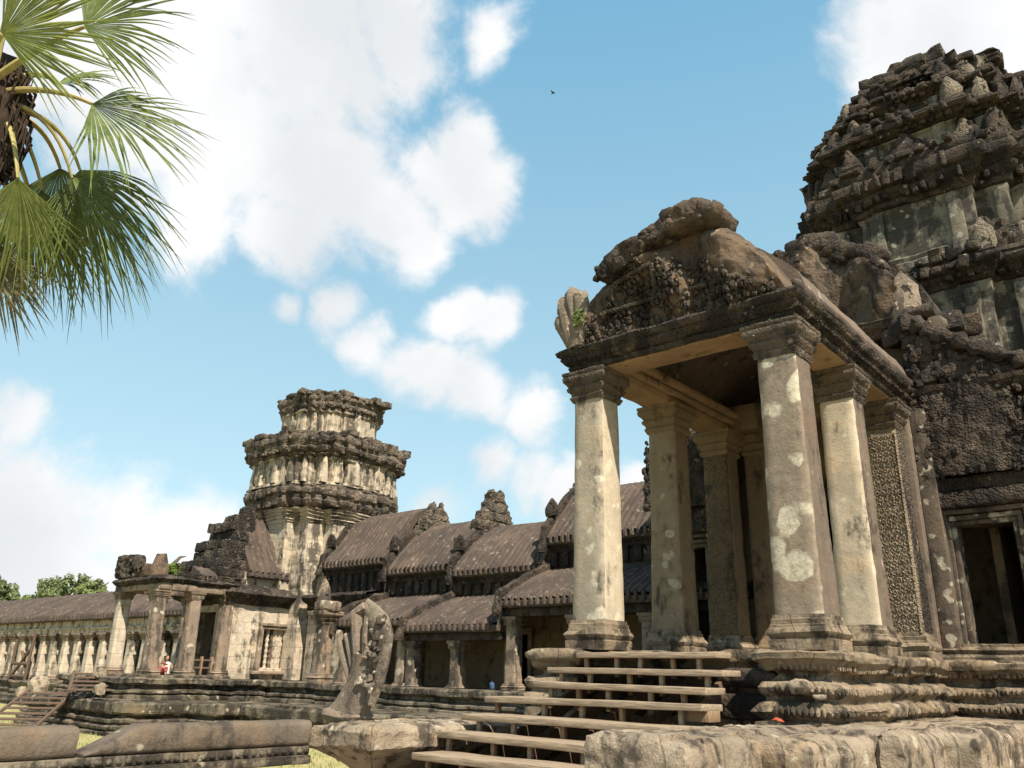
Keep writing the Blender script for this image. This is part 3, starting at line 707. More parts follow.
wall_door(-3.8, .34, 6.3, 2.0, 9.0, AX-.75, AX+.75, 2.1, 5.4).build('wall', 'stone_inner', GH, erode=.03)
door_frame(.82, 1.75, 2.3, 4.42, 5.6, GH); door_frame(-5.1, -4.35, 2.3, 4.42, 5.6, GH); door_frame(AX-.75, AX+.75, 2.1, 5.4, 6.3, GH)
mb = MB(); mb.box2(1.15, 1.32, 6.6, 8.0, 2.1, 4.6, .02); mb.box2(.2, 4.8, 8.2, 8.6, 2.0, 8, .02); mb.box2(-8, 5, 12, 12.4, 2, 9, .02); mb.box2(4.6, 5.0, 6.1, 12, 2, 8, .02); mb.box2(-5.3, -5.0, 6.1, 12, 2, 8, .02)
mb.build('inner_wall', 'stone_inner', GH, erode=.02)
# carved lintel and pediment over each side door
for cx, s in ((1.285, 1), (-4.72, -1)):
    mb = MB(); mb.box2(cx-.95, cx+.95, 5.28, 5.62, 4.72, 5.02, .05, .15); mb.box2(cx-.85, cx+.85, 5.36, 5.62, 5.02, 5.3, .05, .15)
    rows = []
    for j in range(15):
        t = j/14; hw = .62+.43*math.sqrt(max(0, 1-t**2))
        rows.append([Vector((cx+hw*(2*i/24-1), 5.33-.08*random.random()-.1*math.sin(math.pi*i/24), 5.3+1.75*t)) for i in range(25)])
    mb.grid(rows)
    for k in range(420):
        t = random.random(); hw = 1.0; x = cx+random.uniform(-hw, hw); r = random.uniform(.03, .075); mb.ell((x, 5.26, 5.3+1.7*t), (r, r*.8, r*1.2), 6, 4)
    mb.build('door_pediment', 'stone_lintel', GH, erode=.05, freq=3)
mb = MB(); mb.box2(-.25, .36, 5.02, 5.64, 2.0, 6.9, .03, .25); mb.build('pilaster', 'stone_mauve', GH, erode=.012)
mb = MB(); mb.box2(.363, .66, 5.22, 5.66, 2.0, 6.7, .02, .2); mb.build('pilaster', 'stone_dark_patched', GH, erode=.01)
mb = MB(); mb.box2(2.3, 2.7, 5.2, 5.62, 2.05, 6.6, .03, .2); mb.build('pilaster', 'stone_dark', GH, erode=.015)
mb = MB(); mb.sweep([(.34, 5.6), (5, 5.6)], [(.45, 2.0), (.45, 2.08), (.38, 2.14), (.42, 2.2), (.3, 2.26), (.3, 2.3), (.0, 2.32)], closed=False, step=.12, pstep=.04); mb.build('plinth_moulding', 'stone_platform', GH, erode=.03, freq=2)
# side aisle half vaults on the right and left of the nave
def slope_roof(parent, pts, x0, x1, mat, ribs=.035, period=.26, thick=.22, name='roof', er=.03, axis='x', petals=True, under=True, step=None):
    """pts: eave-to-top profile (horizontal, z); runs along x (or y) from x0 to x1"""
    mb = MB(); pf = []
    for (a, za), (b, zb) in zip(pts, pts[1:]):
        k = max(1, int(math.hypot(b-a, zb-za)/.2))
        for j in range(k): pf.append((a+(b-a)*j/k, za+(zb-za)*j/k))
    pf.append(pts[-1])
    n = max(2, int((x1-x0)/(step or period/7))); rows = []
    def V(l, h, z): return Vector((l, h, z)) if axis == 'x' else Vector((h, l, z))
    sg = 1 if pts[-1][0] > pts[0][0] else -1
    for i in range(n+1):
        l = x0+(x1-x0)*i/n; k = ribs*1.5*abs(math.sin(math.pi*l/period))**.75
        rows.append([V(l, h-sg*k*.6, z+k*.8) for h, z in pf])
    mb.grid(rows if (axis == 'x') == (sg > 0) else [r[::-1] for r in rows])
    lo = [[V(x0+(x1-x0)*i/8, h+sg*thick*.6, z-thick*.8) for h, z in pf] for i in range(9)]
    if under: mb.grid(lo)
    for rr, ll in ((rows[0], lo[0]), (rows[-1], lo[-1])): mb.grid([rr, ll])
    if under: mb.grid([[r[0] for r in rows[::max(1, n//8)]][:9]+[rows[-1][0]], [lo[min(8, i)][0] for i in range(len([r[0] for r in rows[::max(1, n//8)]][:9])+1)]]) if False else None
    h0, z0 = pf[0]
    a, b = V(x0, h0+sg*.03, z0), V(x1, h0+sg*.03, z0)
    c = [V(x0, h0, z0), V(x1, h0, z0)]
    if axis == 'x': mb.box2(x0, x1, min(h0, h0+sg*.25)-.02, max(h0, h0+sg*.25), z0-.2, z0-.01, .03, .3)
    else: mb.box2(min(h0, h0+sg*.25)-.02, max(h0, h0+sg*.25), x0, x1, z0-.2, z0-.01, .03, .3)
    if petals:
        m = max(1, int((x1-x0)/period))
        for i in range(m):
            l = x0+period*(i+.5)+(x0 % period*0); p = V(l, h0-sg*.03, z0-.06); w = period*.3
            mb.spindle(p, [(-.09, w, .06), (.02, w*1.05, .07), (.1, w*.8, .05), (.19, w*.12, .03)], 0 if axis == 'x' else math.pi/2, 6)
    return mb.build(name, mat, parent, erode=er, freq=1.8, ang=50)
slope_roof(GH, [(5.25, 6.95), (5.5, 7.2), (6.4, 7.9), (7.6, 8.6), (8.4, 8.9)], -5.4, -4.2, 'stone_dark', .03, .3)
# second, taller nave vault with its own pediment
for xa in (.25, 2*AX-.7): mb = MB(); mb.box2(xa, xa+.45, 6.1, 12, 7.0, 8.4, .04, .3); mb.build('nave_wall', 'stone_dark', GH, erode=.04, block=.05)
mb = MB(); mb.sweep([(2*AX-.35, 12), (2*AX-.35, 6.2), (.35, 6.2), (.35, 12)], [(.1, 8.55), (.25, 8.62), (.3, 8.72), (.42, 8.8), (.48, 8.92), (.36, 9.0), (.1, 9.03), (-.3, 9.03)], closed=False, step=.1, pstep=.05); mb.build('nave_cornice', 'stone_cornice', GH, erode=.05, freq=2)
vault(GH, PW/2+.75, 9.0, 2.7, 6.9, 12.5, 'stone_dark', .35, .03, 'nave_roof', er=.06)
def nave_pediment():
    cx = AX; rows = []; z0 = 8.6
    for j in range(33):
        t = j/32; row = []
        for i in range(49):
            u = 2*i/48-1; hw = 2.15*(1-t**1.7)**.6+.15; x = cx+u*hw
            z = z0+2.65*t
            d = .2+.22*noise.fractal(Vector((x*.9, z*.9, 9)), 1, 2, 3)+.2*math.exp(-((x-cx)**2+(z-10.2)**2)/.5)
            d += .3*math.exp(-(((x+.1)/.5)**2+((z-10.3)/.35)**2))+.25*math.exp(-(((x-.1)/.3)**2+((z-9.6)/.5)**2))
            row.append(Vector((x, 6.15-d, z)))
        rows.append(row)
    mb = MB(); mb.grid(rows); bk = [[Vector((p.x, 6.9, p.z)) for p in r] for r in rows[::4]]; mb.grid([r[::-1] for r in bk])
    mb.grid([[r[0] for r in rows], [Vector((r[0].x, 6.9, r[0].z)) for r in rows]]); mb.grid([[r[-1] for r in rows], [Vector((r[-1].x, 6.9, r[-1].z)) for r in rows]])
    mb.build('nave_pediment', 'stone_nave', GH, erode=.1, freq=2.6, block=.12, bsize=(.7, .7, .4), ang=45)
    mb = MB()
    pts = []
    for k in range(25):
        a = math.pi*k/24; wob = .14*math.sin(5*a*2)
        pts.append((cx+(2.1+wob)*math.cos(a), 6.0, 8.75+(2.55+wob)*math.sin(a)))
    for k, q in enumerate(pts):
        a = math.pi*k/24; mb.rbox((q[0], q[1]+.12, q[2]), (.26+.06*math.sin(k*2.1), .3, .2+.05*math.sin(k*3.3)), .1, .1, Matrix.Rotation(math.pi/2-a+random.uniform(-.25, .25), 3, 'Y'))
    mb.build('nave_frame', 'stone_dark', GH, erode=.13, freq=2.2)
    mb = MB(); mb.leaf((.42, 5.95, 8.8), .7, 1.25, .5, R_(-14))
    mb.build('corner_antefix', 'stone_naga_plain', GH, erode=.13, freq=3, label='pale worn antefix at the right corner of the upper pediment')
    mb = MB()
    for k in range(22):
        mb.rbox((random.uniform(.3, 1.3), random.uniform(5.6, 8.5), random.uniform(8.5, 8.9)), (random.uniform(.15, .4), random.uniform(.15, .4), random.uniform(.12, .25)), .08, .15, Matrix.Rotation(random.uniform(-.5, .5), 3, 'Z') @ Matrix.Rotation(random.uniform(-.4, .4), 3, 'X'))
    mb.build('fallen_block', 'stone_dark', GH, erode=.08, freq=2)
nave_pediment()
# aisle running beside the nave: eaves descending in steps
mb = MB(); rnd = random.Random(21)
def aisle_top(x): return 8.45-.62*(x-.5) if x < 2.9 else 6.95
x = .36
while x < 3.2:
    w = rnd.uniform(.22, .45); z = 6.9
    while z < aisle_top(x+w/2)-.1:
        h = min(rnd.uniform(.28, .42), aisle_top(x+w/2)-z+.12); mb.rbox((x+w/2, 5.75+rnd.uniform(-.07, .07), z+h/2), (w/2*1.02, .32, h/2*1.02), .05, .12); z += h
    x += w
for k in range(240):
    x = rnd.uniform(.5, 2.9); z = rnd.uniform(6.95, max(7.0, aisle_top(x)-.2)); r = rnd.uniform(.04, .1); mb.ell((x, 5.4, z), (r, r*.7, r), 6, 4)
mb.build('aisle_gable', 'stone_dark', GH, erode=.08, freq=2.6, block=.05)
for pts, mt in (([(.62, 5.42, 8.55), (1.05, 5.4, 8.2), (1.7, 5.4, 7.75), (2.4, 5.42, 7.3), (3.0, 5.45, 6.98)], 'stone_dark'), ([(1.02, 5.5, 8.5), (.98, 7.2, 8.5), (1.02, 9.5, 8.5), (1.0, 12, 8.5)], 'stone_mauve'), ([(2.55, 5.5, 7.35), (2.5, 7.5, 7.32), (2.55, 12, 7.35)], 'stone_mauve')):
    mb = MB(); n = len(pts); q = [Vector(pts[i]).lerp(Vector(pts[i+1]), j/8) for i in range(n-1) for j in range(8)]+[Vector(pts[-1])]
    mb.tube(q, [.16+.05*math.sin(i*1.7) for i in range(len(q))], 10); mb.build('roof_roll', mt, GH, erode=.1, freq=2.6)
slope_roof(GH, [(2.6, 7.2), (2.2, 7.55), (1.6, 8.0), (1.0, 8.35), (.65, 8.5)], 5.9, 12, 'stone_roof_turned', .03, .26, axis='y', er=.06)
slope_roof(GH, [(5.2, 5.9), (4.6, 6.5), (3.8, 7.0), (3.0, 7.2), (2.6, 7.25)], 5.9, 12, 'stone_roof_turned', .03, .26, axis='y', er=.06)
mb = MB(); mb.sweep([(.36, 5.6), (5, 5.6)], [(.05, 6.75), (.2, 6.8), (.24, 6.9), (.4, 6.98), (.42, 7.08), (.1, 7.12)], closed=False, step=.09, pstep=.05); mb.build('aisle_cornice', 'stone_dark', GH, erode=.06, freq=2.8)

# ------------------------------------------------------------------ central tower
def scaled_plan(cx, cy, d):
    k = d/3.5; q = [(1.5*k, -3.5*k), (1.5*k, -3.12*k), (2.25*k, -3.12*k), (2.25*k, -2.72*k), (2.72*k, -2.72*k)]
    return redent(cx, cy, q)
def corner_pts(cx, cy, d, off):
    return [(x, y) for x, y in scaled_plan(cx, cy, d+off)]
def dentils(mb, plan, off, z, pitch, w, d, h, skip=.2):
    n = len(plan); P = [Vector((p[0], p[1], 0)) for p in plan]
    for i in range(n):
        a, b = P[i], P[(i+1) % n]; e = b-a; L_ = e.length
        if L_ < .12: continue
        e = e/L_; nn = Vector((e.y, -e.x, 0)); k = max(1, int(L_/pitch+.3)); an = math.atan2(e.y, e.x)
        for j in range(k):
            if random.random() < skip: continue
            q = a+e*(L_*(j+.5)/k)+nn*(off+random.uniform(-.07, .04))
            mb.rbox((q.x, q.y, z+random.uniform(-.02, .02)), (w*random.uniform(.55, 1.25), d, h*random.uniform(.55, 1.25)), min(w, h)*.45, 1, Matrix.Rotation(an+random.uniform(-.06, .06), 3, 'Z'))
def tower(name, label, cx, cy, tiers, wall_mat, corn_mat, ante_mat, label_cat, seg=.16, ante=.9, keep=None, er=.07, blk=.12):
    tw = thing(name, label, label_cat, (cx, cy, tiers[0][1]))
    for ti, (d, z0, z1, z2, ov) in enumerate(tiers):
        pl_ = scaled_plan(cx, cy, d); h = z1-z0; c = z2-z1
        mb = MB(); mb.sweep(pl_, [(.16, z0), (.16, z0+.1*h), (.08, z0+.14*h), (.1, z0+.2*h), (0, z0+.24*h), (0, z1-.1*h), (.06, z1-.06*h), (.06, z1)], step=seg, pstep=.1)
        if h > .7:
            # false niches and pilasters on every face
            for k in range(4):
                for u in (-.62, -.3, .3, .62):
                    x, y = u*d, -(d*.9 if abs(u) > .5 else d)-.03
                    for _ in range(k): x, y = -y, x
                    wx, wy = (.13*d/3.5+.05, .12) if k % 2 == 0 else (.12, .13*d/3.5+.05)
                    mb.rbox((cx+x, cy+y, (z0+z1)/2), (wx, wy, h*.46), .03, .2)
        st = mb.build('tier_wall', wall_mat, tw, erode=er*.5, freq=1.6, block=blk*.35, ang=40)
        mb = MB()
        mb.sweep(pl_, [(.02, z1-.01), (ov*.3, z1+.02), (ov*.38, z1+.12*c), (ov*.3, z1+.16*c), (ov*.62, z1+.26*c), (ov*.75, z1+.34*c), (ov*.68, z1+.38*c), (ov, z1+.46*c), (ov*1.08, z1+.62*c), (ov, z1+.7*c), (ov*.72, z1+.74*c), (ov*.82, z1+.84*c), (ov*.7, z2), (ov*.1, z2+.01), (-.5*d/3.5, z2+.02)], step=seg, pstep=.07)
        dentils(mb, pl_, ov*.98, z1+.54*c, .3, .11, .12, .12*c+.05); dentils(mb, pl_, ov*.62, z1+.22*c, .22, .08, .1, .08*c+.03); dentils(mb, pl_, ov*.8, z2-.02, .42, .17, .16, .12)
        # ruined ledge: tumbled blocks
        for k in range(int(16*d)):
            a = random.uniform(0, 2*math.pi); q = random.choice(pl_); q2 = random.choice([(1, 0), (0, 1)]); t = random.uniform(-.5, .5)
            mb.rbox((q[0]+q2[0]*t, q[1]+q2[1]*t, z2+random.uniform(-.04, .1)), (random.uniform(.14, .34), random.uniform(.14, .34), random.uniform(.08, .2)), .05, .2, Matrix.Rotation(random.uniform(-.15, .15), 3, 'Z'))
        mb.build('cornice', corn_mat, tw, erode=er, freq=2.0, block=blk, ang=50)
        if ti < len(tiers)-1:
            dn = tiers[ti+1][0]
            for k in range(4):
                for u, sc_ in (((0, .85), (-.5, .6), (.5, .6)) if ti else ((-.55, .38), (.55, .38))):
                    x, y = u*dn, -(dn*(1 if not u else .93)+ov*.3)
                    for _ in range(k): x, y = -y, x
                    hh = (tiers[ti+1][2]-tiers[ti+1][1])*1.15*sc_+.25; mb = MB(); mb.leaf((cx+x, cy+y, z2-.03), hh*.95, hh, .35, k*math.pi/2); mb.build('gable_niche', corn_mat, tw, erode=.09, freq=3)
            for (x, y) in scaled_plan(cx, cy, (dn+d)/2+ov*.45):
                if random.random() < .85:
                    a = math.atan2(y-cy, x-cx); a = round(a/(math.pi/2))*math.pi/2+math.pi/2
                    mb = MB(); s = ante*random.uniform(.75, 1.1)*min(1.1, d/3); mb.leaf((x, y, z2-.05), .62*s, 1.05*s, .4*s, a); mb.build('antefix', ante_mat if random.random() < .5 else corn_mat, tw, erode=.11, freq=3.2)
    return tw
CT = tower('gate_tower', 'huge ruined dark stone tower rising in tiers behind the porch', -.2, 14.6,
      [(3.5, 7.5, 11.6, 12.45, .45), (3.4, 12.45, 14.5, 15.95, .5), (3.2, 15.95, 16.85, 17.4, .45), (2.8, 17.4, 18.1, 18.55, .34), (2.25, 18.55, 19.05, 19.5, .28)], 'stone_tower_wall', 'stone_dark', 'stone_antefix', 'tower')
mb = MB()
for (x, y, z0, z1, w) in ((-1.0, 13.4, 19.45, 20.45, .6), (-.25, 13.4, 19.45, 20.75, .55), (.45, 13.5, 19.45, 20.85, .45), (-.2, 15, 19.45, 20.1, 1.0), (-1.6, 14.2, 19.4, 19.95, .5), (1.9, 13.3, 19.4, 19.8, .4)):
    n = 3
    for k in range(n):
        h = (z1-z0)/n; mb.rbox((x+random.uniform(-.1, .1), y, z0+h*(k+.5)), (w*random.uniform(.85, 1.1), w*1.1, h*.5), .05, .2)
mb.build('broken_crown', 'stone_dark', CT, erode=.13, freq=1.8, block=.12, ang=50)

# ------------------------------------------------------------------ stepped gallery between the gate and the corner tower
GB = thing('gallery_terrace', 'long dark moulded stone terrace under the stepped gallery and the corner pavilion', 'terrace', (-16, 8, -.7))
tp = [(-29.5, 2.6), (-26.4, 2.6), (-26.4, 1.7), (-22.3, 1.7), (-22.3, 4.9), (-20.8, 4.9), (-20.8, 5.6), (-9.6, 5.6), (-9.6, 4.9), (-7.8, 4.9), (-7.8, 5.6), (-3.5, 5.6), (-3.5, 14), (-29.5, 14)]
mb = MB(); mb.sweep(tp, [(.24, .5), (.24, .66), (.17, .68), (.12, .7), (.2, .75), (.2, .81), (.1, .85), (.03, .87), (.02, .96), (.16, .99), (.22, 1.03), (.22, 1.15), (.16, 1.195), (-.2, 1.2)], step=.22, pstep=.06); mb.build('upper_moulding', 'stone_base_far', GB, erode=.035, freq=2.6, block=.07, bsize=(1.1, 1.1, 3), ang=32)
t2 = [(-27.8, .95), (-20.9, .95), (-20.9, 3.0), (-19.4, 3.0), (-19.4, 3.8), (-3.8, 3.8), (-3.8, 14), (-27.8, 14)]
mb = MB(); mb.sweep(t2, [(.36, -.6), (.36, -.3), (.3, -.27), (.24, -.26), (.32, -.2), (.33, -.14), (.24, -.1), (.17, -.08), (.26, -.02), (.27, .05), (.17, .09), (.08, .11), (.06, .17), (.2, .2), (.26, .25), (.26, .5), (.2, .555), (-.3, .565)], step=.22, pstep=.06); mb.build('lower_moulding', 'stone_base_far', GB, erode=.03, freq=3.2, block=.07, bsize=(1.3, 1.3, 3), ang=32)

YP, YW, YR = 6.5, 8.5, 10.3
def gallery(label, x0, x1, ze, zt, zu, zr, pill, doors, zp=1.2, ybk=12.4, gable=True, acro=None, aisle=True):
    g = thing('gallery_section', label, 'gallery', ((x0+x1)/2, 8, zp), 'stepped gallery sections')
    YW = 8.5 if aisle else 7.75
    if aisle: slope_roof(g, [(6.12, ze), (6.35, ze+.16), (7.0, ze+.5), (7.8, zt-.22), (8.5, zt)], x0, x1, 'stone_roof', .045, .22, name='lower_roof')
    slope_roof(g, [(8.08, zu), (8.25, zu+.22), (8.7, zu+.72), (9.4, zr-.4), (10.0, zr-.06), (10.3, zr)], x0, x1, 'stone_roof', .045, .22, name='upper_roof')
    mb = MB(); mb.grid([[(x0, 10.3, zr), (x0, 11.3, zr-.5), (x0, 12.4, zu), (x0, 12.4, zp)], [(x1, 10.3, zr), (x1, 11.3, zr-.5), (x1, 12.4, zu), (x1, 12.4, zp)]]); mb.build('back_roof', 'stone_roof', g)
    mb = MB(); xs = sorted(doors); c = x0
    for (a, b, za, zb) in xs:
        if a > c: mb.box2(c, a, YW, YW+.4, zp, zt, .02, .5)
        mb.box2(a-.001, b+.001, YW+.003, YW+.39, zb, zt-.003, .02, .5)
        if za > zp: mb.box2(a-.001, b+.001, YW+.004, YW+.38, zp, za, .02, .5)
        c = b
    mb.box2(c, x1, YW, YW+.4, zp, zt, .02, .5)
    mb.build('wall', 'stone_inner' if aisle else 'stone_plaster', g, erode=.02)
    for (a, b, za, zb) in xs:
        f = MB()
        for o, w, d in ((0, .1, .08), (.1, .09, .14)):
            f.box2(a-o-w, a-o, YW-d, YW+.1, za, zb+o, .01, .4); f.box2(b+o, b+o+w, YW-d, YW+.1, za, zb+o, .01, .4); f.box2(a-o-w, b+o+w, YW-d-.003, YW+.1, zb+o+.002, zb+o+w, .01, .4)
        f.build('door_frame', 'stone_far', g, erode=.012)
    if not aisle:
        mb = MB(); mb.sweep([(x0, YW), (x1, YW)], [(0, zt-.5), (.08, zt-.45), (.1, zt-.3), (.3, zt-.2), (.42, zt-.06), (.34, zt+.02), (-.2, zt+.12), (-.6, zt+.14)], closed=False, step=.12, pstep=.05); mb.build('ledge', 'stone_cornice', g, erode=.06, freq=2.6)
        YW = 8.5
    mb = MB(); mb.box2(x0, x1, YW-.1, YW+.35, zt-.02, zu-.35, .02, .35)
    for k in range(int((x1-x0)/.42)): mb.rbox((x0+.25+k*.42, YW-.12, (zt+zu)/2-.1), (.12, .08, (zu-zt)*.32), .04, .2)
    mb.sweep([(x0, YW-.1), (x1, YW-.1)], [(.02, zu-.42), (.12, zu-.38), (.14, zu-.3), (.24, zu-.24), (.34, zu-.12), (.38, zu-.02), (.1, zu)], closed=False, step=.15, pstep=.05)
    mb.build('frieze', 'stone_dark', g, erode=.035, freq=2.2)
    if aisle: mb = MB(); mb.box2(x0, x1, YP-.2, YP+.2, ze-.42, ze-.2, .02, .4); mb.build('beam', 'stone_dark', g, erode=.02)  # dark stone stands in for the eave's deep shadow on the beam
    for x in pill: column(g, x, YP, zp, ze-.62, .39, .36, ['stone_far'], cap_h=.2, base_h=.16, capout=.07, name='pillar', cap_mat='stone_far', base_mat='stone_far', er=.015, seg=.25)
    if gable:
        for (prof, dz) in [q for q in (([(8.0, zu-.3), (8.05, zu+.35), (8.5, zu+.85), (9.2, zr-.3), (9.9, zr+.12), (10.3, zr+.2)], 0), ([(6.0, ze-.3), (6.05, ze+.25), (6.9, ze+.66), (7.8, zt), (8.5, zt+.25)], 1)) if aisle or not q[1]]:
            mb = MB(); pp = []
            for (ya, za), (yb, zb) in zip(prof, prof[1:]):
                for j in range(4): pp.append((ya+(yb-ya)*j/4, za+(zb-za)*j/4))
            pp.append(prof[-1])
            lump = [.0+.05*noise.noise(Vector((x0*3, y*2.3, z*2.3))) for y, z in pp]
            mb.grid([[Vector((x0-.06, y, z-.55)), Vector((x0-.06, y, z-.15)), Vector((x0-.05, y, z+l_)), Vector((x0+.06, y, z+l_+.05)), Vector((x0+.17, y, z+l_)), Vector((x0+.18, y, z-.15)), Vector((x0+.18, y, z-.55))] for (y, z), l_ in zip(pp, lump)])
            y, z = prof[0]; mb.leaf((x0+.08, y-.02, z-.12), .3, .42, .22, 0); y, z = prof[-1] if dz else prof[2]; mb.leaf((x0+.1, y-.1, z-.12), .5, .62, .24, 0)
            mb.build('gable_end', 'stone_dark', g, erode=.06, freq=3.4)  # shade on the roof-end walls is put into this dark stone
    if acro:
        mb = MB(); xa, hw, top = acro
        for k in range(5):
            w = hw*(1, .95, .72, .5, .3)[k]; hh = (top-zr+.5)/5
            mb.rbox((xa, YR-.05, zr-.5+hh*(k+.5)), (.24, w*random.uniform(.9, 1.1), hh*.52), .06, .15)
            for sg in (-1, 1): mb.leaf((xa, YR+sg*w*.85, zr-.5+hh*(k+.6)), .3, .34, .3, math.pi/2)
        mb.build('ridge_gable', 'stone_tower_cornice', g, erode=.12, freq=3)
    return g
gallery('highest tiled gallery section beside the tall porch, half hidden by its left column', -11.05, -3.6, 3.52, 4.6, 5.48, 7.32, [-10.75, -8.6, -6.4], [(-9.6, -8.85, 1.2, 3.1), (-7.3, -6.6, 1.2, 3.1)], zp=1.2, acro=(-11.0, .8, 7.75))
gallery('lowest middle tiled gallery section with three pillars and a dark doorway', -14.95, -11.05, 2.9, 3.95, 4.72, 6.45, [-14.7, -12.85], [(-12.55, -11.85, 1.2, 2.75)], zp=1.12, acro=(-15.0, 1.0, 7.7))
gallery('short tiled gallery section left of the middle one, behind the naga statue', -18.2, -14.95, 3.1, 4.05, 4.95, 6.78, [-17.9, -16.2, -15.15], [(-17.2, -16.5, 1.2, 2.7)], zp=1.12, acro=(-18.0, .9, 7.5))
gallery('leftmost tiled gallery section abutting the corner tower', -21.9, -18.2, 3.25, 4.15, 5.38, 7.5, [], [(-19.3, -18.7, 1.2, 2.8)], zp=1.12, aisle=False)

# ------------------------------------------------------------------ corner tower and its front arm
LX, LY = -24.4, 9.7
def lplan(d):
    k = d; q = [(.36*k, -k), (.36*k, -.92*k), (.56*k, -.92*k), (.56*k, -.8*k), (.69*k, -.8*k), (.69*k, -.69*k)]
    return redent(LX, LY, q)
def corner_tower():
    tw = thing('corner_tower', 'smaller pale ruined tower with three dark ledges above the left pavilion', 'tower', (LX, LY, 1.2))
    tiers = [(2.5, 1.2, 7.5, 8.5, .42), (2.78, 8.5, 9.65, 10.6, .36), (1.9, 10.6, 11.9, 12.6, .2)]
    for ti, (d, z0, z1, z2, ov) in enumerate(tiers):
        p = lplan(d); h = z1-z0; c = z2-z1
        mb = MB()
        if ti == 0: mb.sweep(redent(LX, LY, [(.55*d, -d*1.04), (.55*d, -.87*d), (.87*d, -.87*d)]), [(0, z0), (0, z1-.5), (.05, z1-.47), (.05, z1-.4), (.12, z1-.37), (.08, z1-.28), (.19, z1-.22), (.14, z1-.16), (.26, z1-.1), (.22, z1-.05), (.32, z1)], step=.16, pstep=.08)
        else:
            mb.sweep(p, [(.12, z0), (.1, z0+.1), (0, z0+.16), (0, z1-.12), (.08, z1-.08), (.08, z1)], step=.16, pstep=.1)
            for k in range(4):
                for u in ((-.64, -.46, -.2, .2, .46, .64) if ti == 1 else (-.55, 0, .55)):
                    x, y = u*d, -(d*.72 if abs(u) > .65 else d*.83 if abs(u) > .5 else d*.93 if abs(u) > .34 else d)-.02
                    for _ in range(k): x, y = -y, x
                    s = 1.0; a = k*math.pi/2
                    mb.spindle((LX+x, LY+y, z0+.1), [(0, .2, .16), (h*.3, .19, .15), (h*.62, .13, .12), (h*.8, .09, .1), (h*.92, .05, .06)], a, 8)
        mb.build('tier_wall', 'stone_plaster' if ti == 0 else 'stone_tower_plaster', tw, erode=.045, freq=1.8, block=.05, ang=40)
        mb = MB()
        mb.sweep(p, [(.3 if ti == 0 else .08, z1-.02), (ov*.55, z1+.06*c), (ov*.5, z1+.14*c), (ov*.85, z1+.22*c), (ov*.95, z1+.36*c), (ov*.78, z1+.42*c), (ov*.82, z1+.56*c), (ov*.98, z1+.62*c), (ov*1.0, z1+.8*c), (ov*.85, z1+.86*c), (ov*.88, z2-.02), (ov*.3, z2), (-.6, z2+.01)], step=.13, pstep=.07)
        for k in range(30):
            q = random.choice(p); t = random.uniform(-.45, .45); e = random.choice([(1, 0), (0, 1)])
            vx, vy = q[0]-LX, q[1]-LY; L_ = math.hypot(vx, vy); f = 1+ov*.2/L_
            mb.rbox((LX+vx*f+e[0]*t, LY+vy*f+e[1]*t, z2+random.uniform(-.06, .09)), (random.uniform(.12, .3), random.uniform(.12, .3), random.uniform(.07, .17)), .04, .2, Matrix.Rotation(random.uniform(-.2, .2), 3, 'Z'))
        dentils(mb, p, ov*.95, z1+.7*c, .3, .12, .1, .12*c+.04); dentils(mb, p, ov*.8, z1+.2*c, .24, .08, .09, .07*c+.03); dentils(mb, p, ov*.5, z2-.02, .5, .2, .2, .1, .45)
        mb.build('cornice', 'stone_tower_cornice', tw, erode=.06, freq=2.4, block=.08, bsize=(.8, .8, .35), ang=50)
    mb = MB()
    for (x, y, w, h) in ((-1.2, -.5, .8, .3), (-.6, -1.0, .7, .38), (-.2, .6, .9, .25), (1.3, .5, .4, .16)):
        mb.rbox((LX+x, LY+y, 12.65+h/2), (w, w*.8, h/2), .07, .2)
    mb.build('broken_crown', 'stone_cornice', tw, erode=.1, freq=2, block=.1)
    # front arm with its two-storey wall and baluster window
    XR, XL = -22.9, -26.1; Y0, Y1 = 5.1, 8.2
    wy0, wy1, wz0, wz1 = 6.55, 7.75, 1.6, 2.95
    mb = MB()
    mb.box2(XR-.4, XR, Y0, wy0, 1.2, 4.05, .03, .3); mb.box2(XR-.4, XR, wy1, Y1+.6, 1.2, 4.05, .03, .3)
    mb.box2(XR-.398, XR-.003, wy0-.002, wy1+.002, wz1, 4.047, .02, .3); mb.box2(XR-.398, XR-.003, wy0-.002, wy1+.002, 1.2, wz0, .02, .3)
    mb.box2(XL, XL+.4, Y0, Y1+.6, 1.2, 4.05, .03, .3); mb.box2(XL+.35, XL+.95, Y0, Y0+.35, 1.2, 4.0, .02, .3); mb.box2(XR-.95, XR-.39, Y0, Y0+.35, 1.2, 4.0, .02, .3)
    mb.box2(XL+.3, XR-.3, Y0+.01, Y0+.34, 3.5, 4.0, .02, .3)
    mb.build('arm_wall', 'stone_plaster', tw, erode=.03, freq=1.6)
    f = MB()
    for o, w, d in ((0, .1, .06), (.11, .1, .12)):
        f.box2(XR-.1, XR+d, wy0-o-w, wy0-o, wz0-.1, wz1+o, .01); f.box2(XR-.1, XR+d, wy1+o, wy1+o+w, wz0-.1, wz1+o, .01); f.box2(XR-.1, XR+d+.003, wy0-o-w, wy1+o+w, wz1+o+.002, wz1+o+w, .01)
    f.box2(XR-.1, XR+.2, wy0-.35, wy1+.35, wz0-.22, wz0-.1, .03)
    wf = f.build('window_frame', 'stone_far', tw, erode=.015)
    for k in range(6):
        y = wy0+.32+k*.165
        lv = []
        for i in range(29):
            t = i/28; lv.append((t*(wz1-wz0), .058*(1+.25*math.cos(t*2*math.pi*7)), .058*(1+.25*math.cos(t*2*math.pi*7))))
        mb = MB(); mb.spindle((XR-.16, y, wz0), lv, 0, 8); mb.build('baluster', 'stone_pediment' if k % 3 == 1 else 'stone_plaster', wf)
